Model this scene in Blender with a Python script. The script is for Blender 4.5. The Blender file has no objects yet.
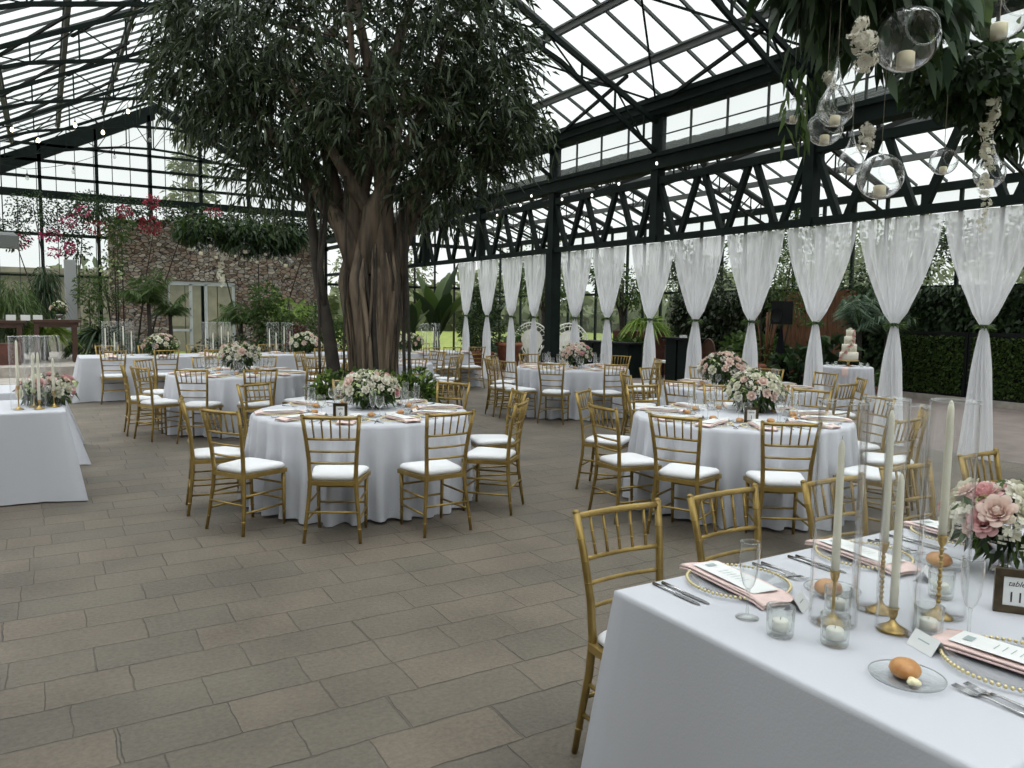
import bpy, bmesh, math, random
import numpy as np
from mathutils import Vector, Matrix
PI = math.pi
SC = bpy.context.scene
COL = SC.collection

# ------------------------------------------------------------------ camera, world, exposure
cam_d = bpy.data.cameras.new('camera')
cam = bpy.data.objects.new('camera', cam_d)
COL.objects.link(cam)
CAM_H = 1.64
F_PX, YAW, PITCH, ROLL = 775.0, math.radians(31.1), math.radians(5.2), math.radians(0.85)
fw = Vector((math.sin(YAW)*math.cos(PITCH), math.cos(YAW)*math.cos(PITCH), -math.sin(PITCH)))
rt = Vector((math.cos(YAW), -math.sin(YAW), 0))
up = rt.cross(fw)
r2 = rt*math.cos(ROLL) + up*math.sin(ROLL)
u2 = -rt*math.sin(ROLL) + up*math.cos(ROLL)
cam.matrix_world = Matrix(((r2.x, u2.x, -fw.x, 0), (r2.y, u2.y, -fw.y, 0), (r2.z, u2.z, -fw.z, CAM_H), (0, 0, 0, 1)))
cam_d.sensor_width = 36
cam_d.lens = 36*F_PX/1024
cam_d.clip_end = 400
cam_d.clip_start = 0.02
SC.camera = cam

world = bpy.data.worlds.new('overcast_sky')
SC.world = world
world.use_nodes = True
wn = world.node_tree
wn.nodes.clear()
wo = wn.nodes.new('ShaderNodeOutputWorld')
wb = wn.nodes.new('ShaderNodeBackground')
wt = wn.nodes.new('ShaderNodeTexCoord')
wsx = wn.nodes.new('ShaderNodeSeparateXYZ')
wr = wn.nodes.new('ShaderNodeValToRGB')
wl = wn.links
wl.new(wt.outputs['Generated'], wsx.inputs[0])
wl.new(wsx.outputs['Z'], wr.inputs[0])
els = wr.color_ramp.elements
els[0].position = 0.0; els[0].color = (0.163, 0.1695, 0.1675, 1)
els[1].position = 1.0; els[1].color = (0.70, 0.705, 0.71, 1)
e = els.new(0.42); e.color = (0.163, 0.1695, 0.1675, 1)
e = els.new(0.66); e.color = (0.37, 0.376, 0.378, 1)
wl.new(wr.outputs[0], wb.inputs['Color'])
wb.inputs['Strength'].default_value = 5.0
wl.new(wb.outputs[0], wo.inputs['Surface'])

SC.view_settings.view_transform = 'Standard'
SC.view_settings.look = 'None'
SC.view_settings.gamma = 1
SC.view_settings.use_curve_mapping = False
SC.view_settings.exposure = 0.30
try:
    SC.cycles.use_denoising = True
    SC.cycles.denoiser = 'OPENIMAGEDENOISE'
    SC.cycles.transparent_max_bounces = 24
    SC.cycles.max_bounces = 7
    SC.cycles.diffuse_bounces = 3
    SC.cycles.glossy_bounces = 3
    SC.cycles.transmission_bounces = 4
    SC.cycles.caustics_reflective = False
    SC.cycles.caustics_refractive = False
    SC.cycles.sample_clamp_indirect = 6
except Exception:
    pass

# ------------------------------------------------------------------ helpers
class MB:
    """collects boxes, tubes, lathes and loose faces, then links them as one mesh"""
    def __init__(s):
        s.v = []; s.f = []; s.m = []; s.sm = []
    def add(s, vs, fs, mi=0, smooth=False):
        o = len(s.v)
        s.v.extend([tuple(v) for v in vs])
        for f in fs:
            s.f.append(tuple(i+o for i in f)); s.m.append(mi); s.sm.append(smooth)
        return s
    def box(s, x0, x1, y0, y1, z0, z1, mi=0):
        vs = [(x, y, z) for z in (z0, z1) for y in (y0, y1) for x in (x0, x1)]
        return s.add(vs, [(0, 2, 3, 1), (4, 5, 7, 6), (0, 1, 5, 4), (2, 6, 7, 3), (0, 4, 6, 2), (1, 3, 7, 5)], mi)
    def beam(s, p, q, w, h, mi=0, up=(0, 0, 1)):
        p = Vector(p); q = Vector(q); d = (q-p).normalized()
        u = Vector(up)
        if abs(d.dot(u)) > .98: u = Vector((1, 0, 0))
        a = d.cross(u).normalized(); b = a.cross(d).normalized()
        vs = []
        for e in (p, q):
            for i, j in ((-1, -1), (1, -1), (1, 1), (-1, 1)):
                vs.append(e + a*(w/2*i) + b*(h/2*j))
        return s.add(vs, [(0, 3, 2, 1), (4, 5, 6, 7), (0, 1, 5, 4), (1, 2, 6, 5), (2, 3, 7, 6), (3, 0, 4, 7)], mi)
    def tube(s, pts, rs, n=8, mi=0, caps=True, smooth=True):
        pts = [Vector(p) for p in pts]
        if not hasattr(rs, '__len__'): rs = [rs]*len(pts)
        vs = []; fs = []
        ref = None
        for i, p in enumerate(pts):
            if i == 0: d = pts[1]-p
            elif i == len(pts)-1: d = p-pts[i-1]
            else: d = (pts[i+1]-pts[i-1])
            d = d.normalized() if d.length > 1e-9 else Vector((0, 0, 1))
            if ref is None:
                ref = Vector((1, 0, 0)) if abs(d.x) < .8 else Vector((0, 1, 0))
            a = (ref - d*ref.dot(d)).normalized(); b = d.cross(a); ref = a
            for k in range(n):
                t = 2*PI*k/n
                vs.append(p + a*(rs[i]*math.cos(t)) + b*(rs[i]*math.sin(t)))
        for i in range(len(pts)-1):
            for k in range(n):
                k2 = (k+1) % n
                fs.append((i*n+k, i*n+k2, (i+1)*n+k2, (i+1)*n+k))
        if caps:
            fs.append(tuple(range(n-1, -1, -1))); fs.append(tuple((len(pts)-1)*n+k for k in range(n)))
        return s.add(vs, fs, mi, smooth)
    def lathe(s, prof, c=(0, 0, 0), n=24, mi=0, smooth=True, close=False):
        vs = []; fs = []
        for r, z in prof:
            for k in range(n):
                t = 2*PI*k/n
                vs.append((c[0]+r*math.cos(t), c[1]+r*math.sin(t), c[2]+z))
        m = len(prof)
        for i in range(m-1):
            for k in range(n):
                k2 = (k+1) % n
                fs.append((i*n+k, i*n+k2, (i+1)*n+k2, (i+1)*n+k))
        return s.add(vs, fs, mi, smooth)
    def ball(s, c, r, n=8, m=5, mi=0, sz=1.0):
        prof = [(max(1e-4, r*math.sin(PI*i/m)), -r*sz*math.cos(PI*i/m)) for i in range(m+1)]
        return s.lathe(prof, c, n, mi)
    def grid(s, fn, nu, nv, mi=0, smooth=True, wrap=False):
        vs = [fn(i/nu, j/nv) for j in range(nv+1) for i in range(nu+1)]
        fs = [(j*(nu+1)+i, j*(nu+1)+i+1, (j+1)*(nu+1)+i+1, (j+1)*(nu+1)+i) for j in range(nv) for i in range(nu)]
        return s.add(vs, fs, mi, smooth)
    def mesh(s, name, mats):
        me = bpy.data.meshes.new(name)
        me.from_pydata(s.v, [], s.f)
        if not isinstance(mats, (list, tuple)): mats = [mats]
        for m in mats: me.materials.append(m)
        me.polygons.foreach_set('material_index', s.m)
        me.polygons.foreach_set('use_smooth', s.sm)
        me.update()
        return me
    def build(s, name, mats, parent=None, loc=None, rot=None):
        return place(name, s.mesh(name, mats), parent, loc, rot)

def place(name, me, parent=None, loc=None, rot=None, scale=None):
    o = bpy.data.objects.new(name, me)
    COL.objects.link(o)
    if parent: o.parent = parent
    if loc is not None: o.location = loc
    if rot is not None: o.rotation_euler = rot
    if scale is not None: o.scale = scale if hasattr(scale, '__len__') else (scale,)*3
    return o

def tag(o, label=None, cat=None, group=None, kind=None):
    if label: o['label'] = label
    if cat: o['category'] = cat
    if group: o['group'] = group
    if kind: o['kind'] = kind
    return o

def thing(name, label, cat, loc=(0, 0, 0), rz=0, group=None, scale=None):
    o = bpy.data.objects.new(name, None)
    COL.objects.link(o)
    o.location = loc; o.rotation_euler = (0, 0, rz)
    if scale is not None: o.scale = (scale,)*3
    return tag(o, label, cat, group)

def struct(name, mb, mat, label=None):
    o = mb.build(name, mat)
    o['kind'] = 'structure'
    if label: o['label'] = label
    return o

def tree_copy(src, parent=None):
    c = src.copy(); COL.objects.link(c)
    if parent: c.parent = parent
    for ch in src.children: tree_copy(ch, c)
    return c

class Proto:
    """builds one of a kind, the first use is the thing itself and later uses are copies with their parts"""
    def __init__(s, fn): s.fn = fn; s.src = None
    def put(s, loc, rz=0, label=None, group=None, scale=None, rot=None):
        if s.src is None:
            s.src = s.fn(); o = s.src
        else:
            o = tree_copy(s.src)
        o.location = loc; o.rotation_euler = rot if rot else (0, 0, rz)
        if scale is not None: o.scale = scale if hasattr(scale, '__len__') else (scale,)*3
        if label: o['label'] = label
        if group: o['group'] = group
        elif 'group' in o and label: del o['group']
        return o

# ------------------------------------------------------------------ materials
MATS = {}
def nodes(name):
    m = bpy.data.materials.new(name); m.use_nodes = True
    nt = m.node_tree; nt.nodes.clear()
    out = nt.nodes.new('ShaderNodeOutputMaterial')
    MATS[name] = m
    return m, nt, out

def pbr(name, c, rough=.6, metal=0, noise=0, nscale=20, bump=0, trans=0, spec=.5, c2=None, sheen=0, stretch=None):
    m, nt, out = nodes(name)
    b = nt.nodes.new('ShaderNodeBsdfPrincipled')
    b.inputs['Base Color'].default_value = (*c, 1)
    b.inputs['Roughness'].default_value = rough
    b.inputs['Metallic'].default_value = metal
    b.inputs['Specular IOR Level'].default_value = spec
    if sheen: b.inputs['Sheen Weight'].default_value = sheen
    tc = nt.nodes.new('ShaderNodeTexCoord')
    src = tc.outputs['Object']
    if stretch:
        mp = nt.nodes.new('ShaderNodeMapping'); mp.inputs['Scale'].default_value = stretch
        nt.links.new(src, mp.inputs[0]); src = mp.outputs[0]
    if noise or bump:
        n = nt.nodes.new('ShaderNodeTexNoise'); n.inputs['Scale'].default_value = nscale
        n.inputs['Detail'].default_value = 4
        nt.links.new(src, n.inputs['Vector'])
    if noise:
        mx = nt.nodes.new('ShaderNodeMix'); mx.data_type = 'RGBA'
        d = c2 if c2 else tuple(max(0, x*(1-noise)) for x in c)
        mx.inputs[6].default_value = (*c, 1); mx.inputs[7].default_value = (*d, 1)
        cr = nt.nodes.new('ShaderNodeMapRange'); cr.inputs[1].default_value = .35; cr.inputs[2].default_value = .65
        nt.links.new(n.outputs[0], cr.inputs[0]); nt.links.new(cr.outputs[0], mx.inputs[0])
        nt.links.new(mx.outputs[2], b.inputs['Base Color'])
    if bump:
        bp = nt.nodes.new('ShaderNodeBump'); bp.inputs['Strength'].default_value = bump; bp.inputs['Distance'].default_value = .02
        nt.links.new(n.outputs[0], bp.inputs['Height']); nt.links.new(bp.outputs[0], b.inputs['Normal'])
    if trans:
        t = nt.nodes.new('ShaderNodeBsdfTranslucent'); t.inputs[0].default_value = (*c, 1)
        if noise: nt.links.new(mx.outputs[2], t.inputs[0])
        ms = nt.nodes.new('ShaderNodeMixShader'); ms.inputs[0].default_value = trans
        nt.links.new(b.outputs[0], ms.inputs[1]); nt.links.new(t.outputs[0], ms.inputs[2])
        nt.links.new(ms.outputs[0], out.inputs[0])
    else:
        nt.links.new(b.outputs[0], out.inputs[0])
    return m

def leafmat(name, c, c2, trans=.3, rough=.5, island=True):
    """foliage: colour varies per leaf"""
    m, nt, out = nodes(name)
    b = nt.nodes.new('ShaderNodeBsdfPrincipled'); b.inputs['Roughness'].default_value = rough
    b.inputs['Specular IOR Level'].default_value = .35
    g = nt.nodes.new('ShaderNodeNewGeometry')
    mx = nt.nodes.new('ShaderNodeMix'); mx.data_type = 'RGBA'
    mx.inputs[6].default_value = (*c, 1); mx.inputs[7].default_value = (*c2, 1)
    nt.links.new(g.outputs['Random Per Island'], mx.inputs[0])
    nt.links.new(mx.outputs[2], b.inputs['Base Color'])
    t = nt.nodes.new('ShaderNodeBsdfTranslucent'); nt.links.new(mx.outputs[2], t.inputs[0])
    ms = nt.nodes.new('ShaderNodeMixShader'); ms.inputs[0].default_value = trans
    nt.links.new(b.outputs[0], ms.inputs[1]); nt.links.new(t.outputs[0], ms.inputs[2])
    nt.links.new(ms.outputs[0], out.inputs[0])
    return m

def thinglass(name, tint=(.97, .99, .98), refl=1.0, body=0.0, bodycol=(.9, .93, .92), power=2.6):
    """a thin clear shell: mostly see-through, mirror-like towards the rims"""
    m, nt, out = nodes(name)
    tr = nt.nodes.new('ShaderNodeBsdfTransparent'); tr.inputs[0].default_value = (*tint, 1)
    gl = nt.nodes.new('ShaderNodeBsdfGlossy'); gl.inputs['Roughness'].default_value = .03
    lw = nt.nodes.new('ShaderNodeLayerWeight'); lw.inputs['Blend'].default_value = .5
    pw = nt.nodes.new('ShaderNodeMath'); pw.operation = 'POWER'; pw.inputs[1].default_value = power
    ml = nt.nodes.new('ShaderNodeMath'); ml.operation = 'MULTIPLY_ADD'; ml.inputs[1].default_value = .8*refl; ml.inputs[2].default_value = .012*refl
    ml.use_clamp = True
    nt.links.new(lw.outputs['Facing'], pw.inputs[0]); nt.links.new(pw.outputs[0], ml.inputs[0])
    ms = nt.nodes.new('ShaderNodeMixShader')
    nt.links.new(ml.outputs[0], ms.inputs[0]); nt.links.new(tr.outputs[0], ms.inputs[1]); nt.links.new(gl.outputs[0], ms.inputs[2])
    last = ms
    if body:
        df = nt.nodes.new('ShaderNodeBsdfDiffuse'); df.inputs[0].default_value = (*bodycol, 1)
        m2 = nt.nodes.new('ShaderNodeMixShader'); m2.inputs[0].default_value = body
        nt.links.new(last.outputs[0], m2.inputs[1]); nt.links.new(df.outputs[0], m2.inputs[2]); last = m2
    nt.links.new(last.outputs[0], out.inputs[0])
    return m

def emit(name, c, s):
    m, nt, out = nodes(name)
    e = nt.nodes.new('ShaderNodeEmission'); e.inputs[0].default_value = (*c, 1); e.inputs[1].default_value = s
    nt.links.new(e.outputs[0], out.inputs[0]); return m

def mathn(nt, op, a, b=None, clamp=False):
    n = nt.nodes.new('ShaderNodeMath'); n.operation = op; n.use_clamp = clamp
    for i, x in enumerate((a, b)):
        if x is None: continue
        if isinstance(x, (int, float)): n.inputs[i].default_value = x
        else: nt.links.new(x, n.inputs[i])
    return n.outputs[0]

def sheer(name, c, clear):
    m, nt, out = nodes(name)
    d = nt.nodes.new('ShaderNodeBsdfDiffuse'); d.inputs[0].default_value = (*c, 1)
    t = nt.nodes.new('ShaderNodeBsdfTranslucent'); t.inputs[0].default_value = (*c, 1)
    tr = nt.nodes.new('ShaderNodeBsdfTransparent')
    a = nt.nodes.new('ShaderNodeMixShader'); a.inputs[0].default_value = .5
    nt.links.new(d.outputs[0], a.inputs[1]); nt.links.new(t.outputs[0], a.inputs[2])
    b = nt.nodes.new('ShaderNodeMixShader')
    lw = nt.nodes.new('ShaderNodeLayerWeight'); lw.inputs['Blend'].default_value = .5
    ma = nt.nodes.new('ShaderNodeMath'); ma.operation = 'MULTIPLY_ADD'; ma.inputs[1].default_value = -clear; ma.inputs[2].default_value = clear
    tc = nt.nodes.new('ShaderNodeTexCoord'); sp = nt.nodes.new('ShaderNodeSeparateXYZ'); nt.links.new(tc.outputs['Object'], sp.inputs[0])
    g = nt.nodes.new('ShaderNodeMapRange'); g.inputs[1].default_value = 1.9; g.inputs[2].default_value = 2.95; g.inputs[3].default_value = .25; g.inputs[4].default_value = 1.0
    nt.links.new(sp.outputs[2], g.inputs[0])
    nt.links.new(lw.outputs['Facing'], ma.inputs[0])
    # the voile bunches into denser and thinner vertical bands
    mp = nt.nodes.new('ShaderNodeMapping'); mp.inputs['Scale'].default_value = (1, 13, .45); nt.links.new(tc.outputs['Object'], mp.inputs[0])
    nz = nt.nodes.new('ShaderNodeTexNoise'); nz.inputs['Scale'].default_value = 1.0; nz.inputs['Detail'].default_value = 3; nt.links.new(mp.outputs[0], nz.inputs['Vector'])
    nb = nt.nodes.new('ShaderNodeMapRange'); nb.inputs[1].default_value = .35; nb.inputs[2].default_value = .65; nb.inputs[3].default_value = .35; nb.inputs[4].default_value = 1.5
    nt.links.new(nz.outputs[0], nb.inputs[0])
    cl = mathn(nt, 'MULTIPLY', mathn(nt, 'MULTIPLY', ma.outputs[0], g.outputs[0]), nb.outputs[0])
    nt.links.new(cl, b.inputs[0])
    nt.links.new(a.outputs[0], b.inputs[1]); nt.links.new(tr.outputs[0], b.inputs[2])
    nt.links.new(b.outputs[0], out.inputs[0]); return m

def paver_mat(name, row, length, cA, cB, mortar, gap=.007, bump=.6):
    m, nt, out = nodes(name)
    b = nt.nodes.new('ShaderNodeBsdfPrincipled'); b.inputs['Roughness'].default_value = .62
    tc = nt.nodes.new('ShaderNodeTexCoord')
    nz = nt.nodes.new('ShaderNodeTexNoise'); nz.inputs['Scale'].default_value = 7; nz.inputs['Detail'].default_value = 5
    nt.links.new(tc.outputs['Object'], nz.inputs['Vector'])
    wob = mathn(nt, 'MULTIPLY', mathn(nt, 'SUBTRACT', nz.outputs[0], .5), .030)
    sx = nt.nodes.new('ShaderNodeSeparateXYZ'); nt.links.new(tc.outputs['Object'], sx.inputs[0])
    y = mathn(nt, 'ADD', sx.outputs[1], wob)
    x = mathn(nt, 'ADD', sx.outputs[0], wob)
    yr = mathn(nt, 'DIVIDE', mathn(nt, 'ADD', y, .145), row)
    ri = mathn(nt, 'FLOOR', yr)
    wn_ = nt.nodes.new('ShaderNodeTexWhiteNoise'); wn_.noise_dimensions = '1D'; nt.links.new(ri, wn_.inputs['W'])
    # each row has its own offset and stone length
    ln = mathn(nt, 'MULTIPLY_ADD', wn_.outputs[0], length*.28)
    ln.node.inputs[2].default_value = length*.84
    xr = mathn(nt, 'ADD', mathn(nt, 'DIVIDE', x, ln), mathn(nt, 'MULTIPLY', wn_.outputs[0], 37.3))
    # vary the joints within the row
    n1 = nt.nodes.new('ShaderNodeTexNoise'); n1.noise_dimensions = '2D'; n1.inputs['Scale'].default_value = .8; n1.inputs['Detail'].default_value = 0
    cv = nt.nodes.new('ShaderNodeCombineXYZ'); nt.links.new(xr, cv.inputs[0]); nt.links.new(mathn(nt, 'MULTIPLY', ri, 9.7), cv.inputs[1]); nt.links.new(cv.outputs[0], n1.inputs['Vector'])
    xr = mathn(nt, 'ADD', xr, mathn(nt, 'MULTIPLY', n1.outputs[0], .9))
    xi = mathn(nt, 'FLOOR', xr)
    fx = mathn(nt, 'SUBTRACT', xr, xi); fy = mathn(nt, 'SUBTRACT', yr, ri)
    dx = mathn(nt, 'MULTIPLY', mathn(nt, 'MINIMUM', fx, mathn(nt, 'SUBTRACT', 1, fx)), length*1.4)
    dy = mathn(nt, 'MULTIPLY', mathn(nt, 'MINIMUM', fy, mathn(nt, 'SUBTRACT', 1, fy)), row)
    d = mathn(nt, 'MINIMUM', dx, dy)
    mr = nt.nodes.new('ShaderNodeMapRange'); mr.interpolation_type = 'SMOOTHSTEP'
    mr.inputs[1].default_value = gap*.35; mr.inputs[2].default_value = gap*1.2
    nt.links.new(d, mr.inputs[0])
    cid = nt.nodes.new('ShaderNodeCombineXYZ'); nt.links.new(xi, cid.inputs[0]); nt.links.new(ri, cid.inputs[1])
    w2 = nt.nodes.new('ShaderNodeTexWhiteNoise'); w2.noise_dimensions = '2D'; nt.links.new(cid.outputs[0], w2.inputs['Vector'])
    mx = nt.nodes.new('ShaderNodeMix'); mx.data_type = 'RGBA'
    mx.inputs[6].default_value = (*cA, 1); mx.inputs[7].default_value = (*cB, 1)
    nt.links.new(w2.outputs[0], mx.inputs[0])
    # fine grain and broad dirt
    n2 = nt.nodes.new('ShaderNodeTexNoise'); n2.inputs['Scale'].default_value = 45; n2.inputs['Detail'].default_value = 6; n2.inputs['Roughness'].default_value = .7
    nt.links.new(tc.outputs['Object'], n2.inputs['Vector'])
    n3 = nt.nodes.new('ShaderNodeTexNoise'); n3.inputs['Scale'].default_value = 1.6; n3.inputs['Detail'].default_value = 5
    nt.links.new(tc.outputs['Object'], n3.inputs['Vector'])
    k = mathn(nt, 'ADD', mathn(nt, 'MULTIPLY', n2.outputs[0], 1.3), mathn(nt, 'MULTIPLY', n3.outputs[0], 1.1))
    k = mathn(nt, 'ADD', k, -.2)
    hs = nt.nodes.new('ShaderNodeVectorMath'); hs.operation = 'SCALE'
    nt.links.new(mx.outputs[2], hs.inputs[0]); nt.links.new(k, hs.inputs['Scale'])
    # joints: mostly dark, in places filled with pale sand
    n4 = nt.nodes.new('ShaderNodeTexNoise'); n4.inputs['Scale'].default_value = 2.3
    nt.links.new(tc.outputs['Object'], n4.inputs['Vector'])
    jr = nt.nodes.new('ShaderNodeValToRGB'); jr.color_ramp.elements[0].position = .42; jr.color_ramp.elements[1].position = .62
    jr.color_ramp.elements[0].color = (mortar[0]*.5, mortar[1]*.5, mortar[2]*.5, 1); jr.color_ramp.elements[1].color = (*mortar, 1)
    nt.links.new(n4.outputs[0], jr.inputs[0])
    m3 = nt.nodes.new('ShaderNodeMix'); m3.data_type = 'RGBA'
    # some joints are worn away and hardly show
    n5 = nt.nodes.new('ShaderNodeTexNoise'); n5.inputs['Scale'].default_value = 3.7; n5.inputs['Detail'].default_value = 2
    nt.links.new(tc.outputs['Object'], n5.inputs['Vector'])
    fd = nt.nodes.new('ShaderNodeMapRange'); fd.inputs[1].default_value = .42; fd.inputs[2].default_value = .58; fd.inputs[3].default_value = .25; fd.inputs[4].default_value = 1.0
    nt.links.new(n5.outputs[0], fd.inputs[0])
    msk = mathn(nt, 'SUBTRACT', 1, mathn(nt, 'MULTIPLY', mathn(nt, 'SUBTRACT', 1, mr.outputs[0]), fd.outputs[0]))
    nt.links.new(msk, m3.inputs[0]); nt.links.new(jr.outputs[0], m3.inputs[6]); nt.links.new(hs.outputs[0], m3.inputs[7])
    nt.links.new(m3.outputs[2], b.inputs['Base Color'])
    bp = nt.nodes.new('ShaderNodeBump'); bp.inputs['Strength'].default_value = bump; bp.inputs['Distance'].default_value = .012
    hh = mathn(nt, 'ADD', mathn(nt, 'MULTIPLY', mr.outputs[0], .7), mathn(nt, 'MULTIPLY', n2.outputs[0], .35))
    hh = mathn(nt, 'ADD', hh, mathn(nt, 'MULTIPLY', w2.outputs[0], .2))
    nt.links.new(hh, bp.inputs['Height']); nt.links.new(bp.outputs[0], b.inputs['Normal'])
    nt.links.new(b.outputs[0], out.inputs[0])
    return m

def stone_mat():
    m, nt, out = nodes('river_stone')
    b = nt.nodes.new('ShaderNodeBsdfPrincipled'); b.inputs['Roughness'].default_value = .85
    tc = nt.nodes.new('ShaderNodeTexCoord')
    mp = nt.nodes.new('ShaderNodeMapping'); mp.inputs['Scale'].default_value = (1, 1, 1.7)
    nt.links.new(tc.outputs['Object'], mp.inputs[0])
    v = nt.nodes.new('ShaderNodeTexVoronoi'); v.inputs['Scale'].default_value = 6.2; nt.links.new(mp.outputs[0], v.inputs['Vector'])
    v2 = nt.nodes.new('ShaderNodeTexVoronoi'); v2.feature = 'DISTANCE_TO_EDGE'; v2.inputs['Scale'].default_value = 6.2; nt.links.new(mp.outputs[0], v2.inputs['Vector'])
    cr = nt.nodes.new('ShaderNodeValToRGB')
    e = cr.color_ramp.elements
    e[0].color = (.17, .115, .085, 1); e[1].color = (.62, .55, .45, 1)
    x = e.new(.35); x.color = (.42, .31, .23, 1)
    x = e.new(.7); x.color = (.32, .29, .25, 1)
    sp = nt.nodes.new('ShaderNodeSeparateColor'); nt.links.new(v.outputs['Color'], sp.inputs[0]); nt.links.new(sp.outputs[0], cr.inputs[0])
    mr = nt.nodes.new('ShaderNodeMapRange'); mr.inputs[1].default_value = .02; mr.inputs[2].default_value = .08; nt.links.new(v2.outputs['Distance'], mr.inputs[0])
    mx = nt.nodes.new('ShaderNodeMix'); mx.data_type = 'RGBA'; mx.inputs[6].default_value = (.05, .045, .04, 1)
    nt.links.new(mr.outputs[0], mx.inputs[0]); nt.links.new(cr.outputs[0], mx.inputs[7])
    nt.links.new(mx.outputs[2], b.inputs['Base Color'])
    bp = nt.nodes.new('ShaderNodeBump'); bp.inputs['Strength'].default_value = 1; bp.inputs['Distance'].default_value = .08
    nt.links.new(mr.outputs[0], bp.inputs['Height']); nt.links.new(bp.outputs[0], b.inputs['Normal'])
    nt.links.new(b.outputs[0], out.inputs[0]); return m

def glazing_mat(name, tint, streak=.12, haze=.25, laps=False):
    """weathered greenhouse glass: lets the sky through, with faint lapped streaks"""
    m, nt, out = nodes(name)
    tr = nt.nodes.new('ShaderNodeBsdfTransparent')
    tl = nt.nodes.new('ShaderNodeBsdfTranslucent')
    tc = nt.nodes.new('ShaderNodeTexCoord')
    n = nt.nodes.new('ShaderNodeTexNoise'); n.inputs['Scale'].default_value = 1.3; n.inputs['Detail'].default_value = 5
    nt.links.new(tc.outputs['Object'], n.inputs['Vector'])
    mx = nt.nodes.new('ShaderNodeMix'); mx.data_type = 'RGBA'
    mx.inputs[6].default_value = (*tint, 1); mx.inputs[7].default_value = tuple(t*(1-streak) for t in tint)+(1,)
    fac = n.outputs[0]
    if laps:
        sp = nt.nodes.new('ShaderNodeSeparateXYZ'); nt.links.new(tc.outputs['Object'], sp.inputs[0])
        fr = mathn(nt, 'FRACT', mathn(nt, 'DIVIDE', sp.outputs[0], .47))
        ln = mathn(nt, 'MULTIPLY', mathn(nt, 'LESS_THAN', fr, .035), .9)
        fac = mathn(nt, 'ADD', fac, ln, True)
    nt.links.new(fac, mx.inputs[0])
    nt.links.new(mx.outputs[2], tr.inputs[0]); nt.links.new(mx.outputs[2], tl.inputs[0])
    ms = nt.nodes.new('ShaderNodeMixShader'); ms.inputs[0].default_value = haze
    nt.links.new(tr.outputs[0], ms.inputs[1]); nt.links.new(tl.outputs[0], ms.inputs[2])
    nt.links.new(ms.outputs[0], out.inputs[0]); return m

def ribmat(name, c, c2, scale, axis=2):
    return pbr(name, c, .7, noise=1, c2=c2, nscale=scale)

M = {}
M['gold'] = pbr('gold_paint', (.38, .26, .078), .36, .55, noise=.35, nscale=9)
M['gold2'] = pbr('antique_brass', (.52, .36, .13), .32, .85, noise=.4, nscale=60)
M['bead'] = pbr('gold_beads', (.74, .63, .36), .28, .7)
M['cushion'] = pbr('white_cushion', (.78, .78, .80), .6, bump=.1, nscale=60)
M['cloth'] = pbr('white_tablecloth', (.63, .64, .69), .8, bump=.05, nscale=120, trans=.12)
M['blush'] = pbr('blush_napkin', (.84, .64, .60), .75, noise=.12, nscale=30)
M['card'] = pbr('white_card', (.80, .81, .80), .6)
M['ink'] = pbr('black_ink', (.02, .02, .02), .6)
M['inkgrey'] = pbr('grey_ink', (.35, .42, .42), .6)
M['steel'] = pbr('cutlery_steel', (.55, .55, .56), .18, 1)
M['glass'] = thinglass('clear_glass', (.998, .999, .998), 1.1, power=6)
M['stemglass'] = thinglass('stemware_glass', (.985, .99, .99), 3.0, .05)
M['glass2'] = thinglass('fluted_glass', (.975, .985, .975), 1.2, .05)
M['plateglass'] = thinglass('plate_glass', (.96, .97, .975), .8, .03)
M['globeglass'] = thinglass('globe_glass', (.985, .99, .99), 2.6, .03)
M['wax'] = pbr('ivory_wax', (.95, .93, .82), .4, trans=.4)
M['tea'] = pbr('cream_tealight', (.88, .78, .55), .5)
M['waxw'] = pbr('white_wax', (.85, .83, .76), .5)
M['wick'] = pbr('candle_wick', (.25, .22, .18), .8)
M['bread'] = pbr('bread_crust', (.42, .17, .045), .45, noise=1, c2=(.66, .38, .16), nscale=14)
M['butter'] = pbr('butter', (.85, .78, .52), .4)
M['frame_green'] = pbr('dark_green_steel', (.0065, .014, .012), .6, 0, noise=.4, nscale=4, spec=.15)
M['frame_dark'] = pbr('dark_steel', (.009, .0105, .0105), .6, 0, spec=.15)
M['purlin'] = pbr('grey_purlin', (.13, .135, .135), .55, .3)
M['mullion'] = pbr('grey_mullion', (.06, .068, .066), .5, .3)
M['roofglass'] = glazing_mat('roof_glazing', (.885, .925, .912), .14, .22, True)
M['wallglass'] = glazing_mat('wall_glazing', (.93, .955, .95), .06, .05)
M['paver'] = paver_mat('stone_paver', .285, .44, (.108, .094, .073), (.138, .111, .084), (.15, .135, .11), gap=.0042, bump=1.0)
M['pinkfloor'] = pbr('pink_concrete', (.22, .175, .158), .7, noise=.25, nscale=3, bump=.15)
M['kerb'] = pbr('kerb_stone', (.42, .38, .34), .8, noise=.3, nscale=6)
M['riverstone'] = stone_mat()
M['lawn'] = pbr('lawn_grass', (.17, .22, .028), .9, noise=.4, nscale=3)
M['sheer'] = sheer('sheer_voile', (.93, .93, .95), .42)
M['bark'] = pbr('fig_bark', (.17, .125, .088), .85, noise=1, c2=(.055, .042, .033), nscale=5, bump=.6, stretch=(3, 3, .35))
M['barkl'] = pbr('pale_bark', (.27, .205, .145), .85, noise=1, c2=(.13, .095, .068), nscale=6, bump=.5, stretch=(3, 3, .4))
M['bark2'] = pbr('dark_bark', (.05, .04, .032), .9, noise=.4, nscale=8)
M['leaf'] = leafmat('fig_leaf', (.012, .024, .010), (.075, .10, .045), .2, .35)
M['leaf_dark'] = leafmat('dark_leaf', (.012, .028, .010), (.045, .08, .026), .2)
M['leaf_mid'] = leafmat('green_leaf', (.032, .07, .014), (.10, .155, .038), .3)
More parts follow.
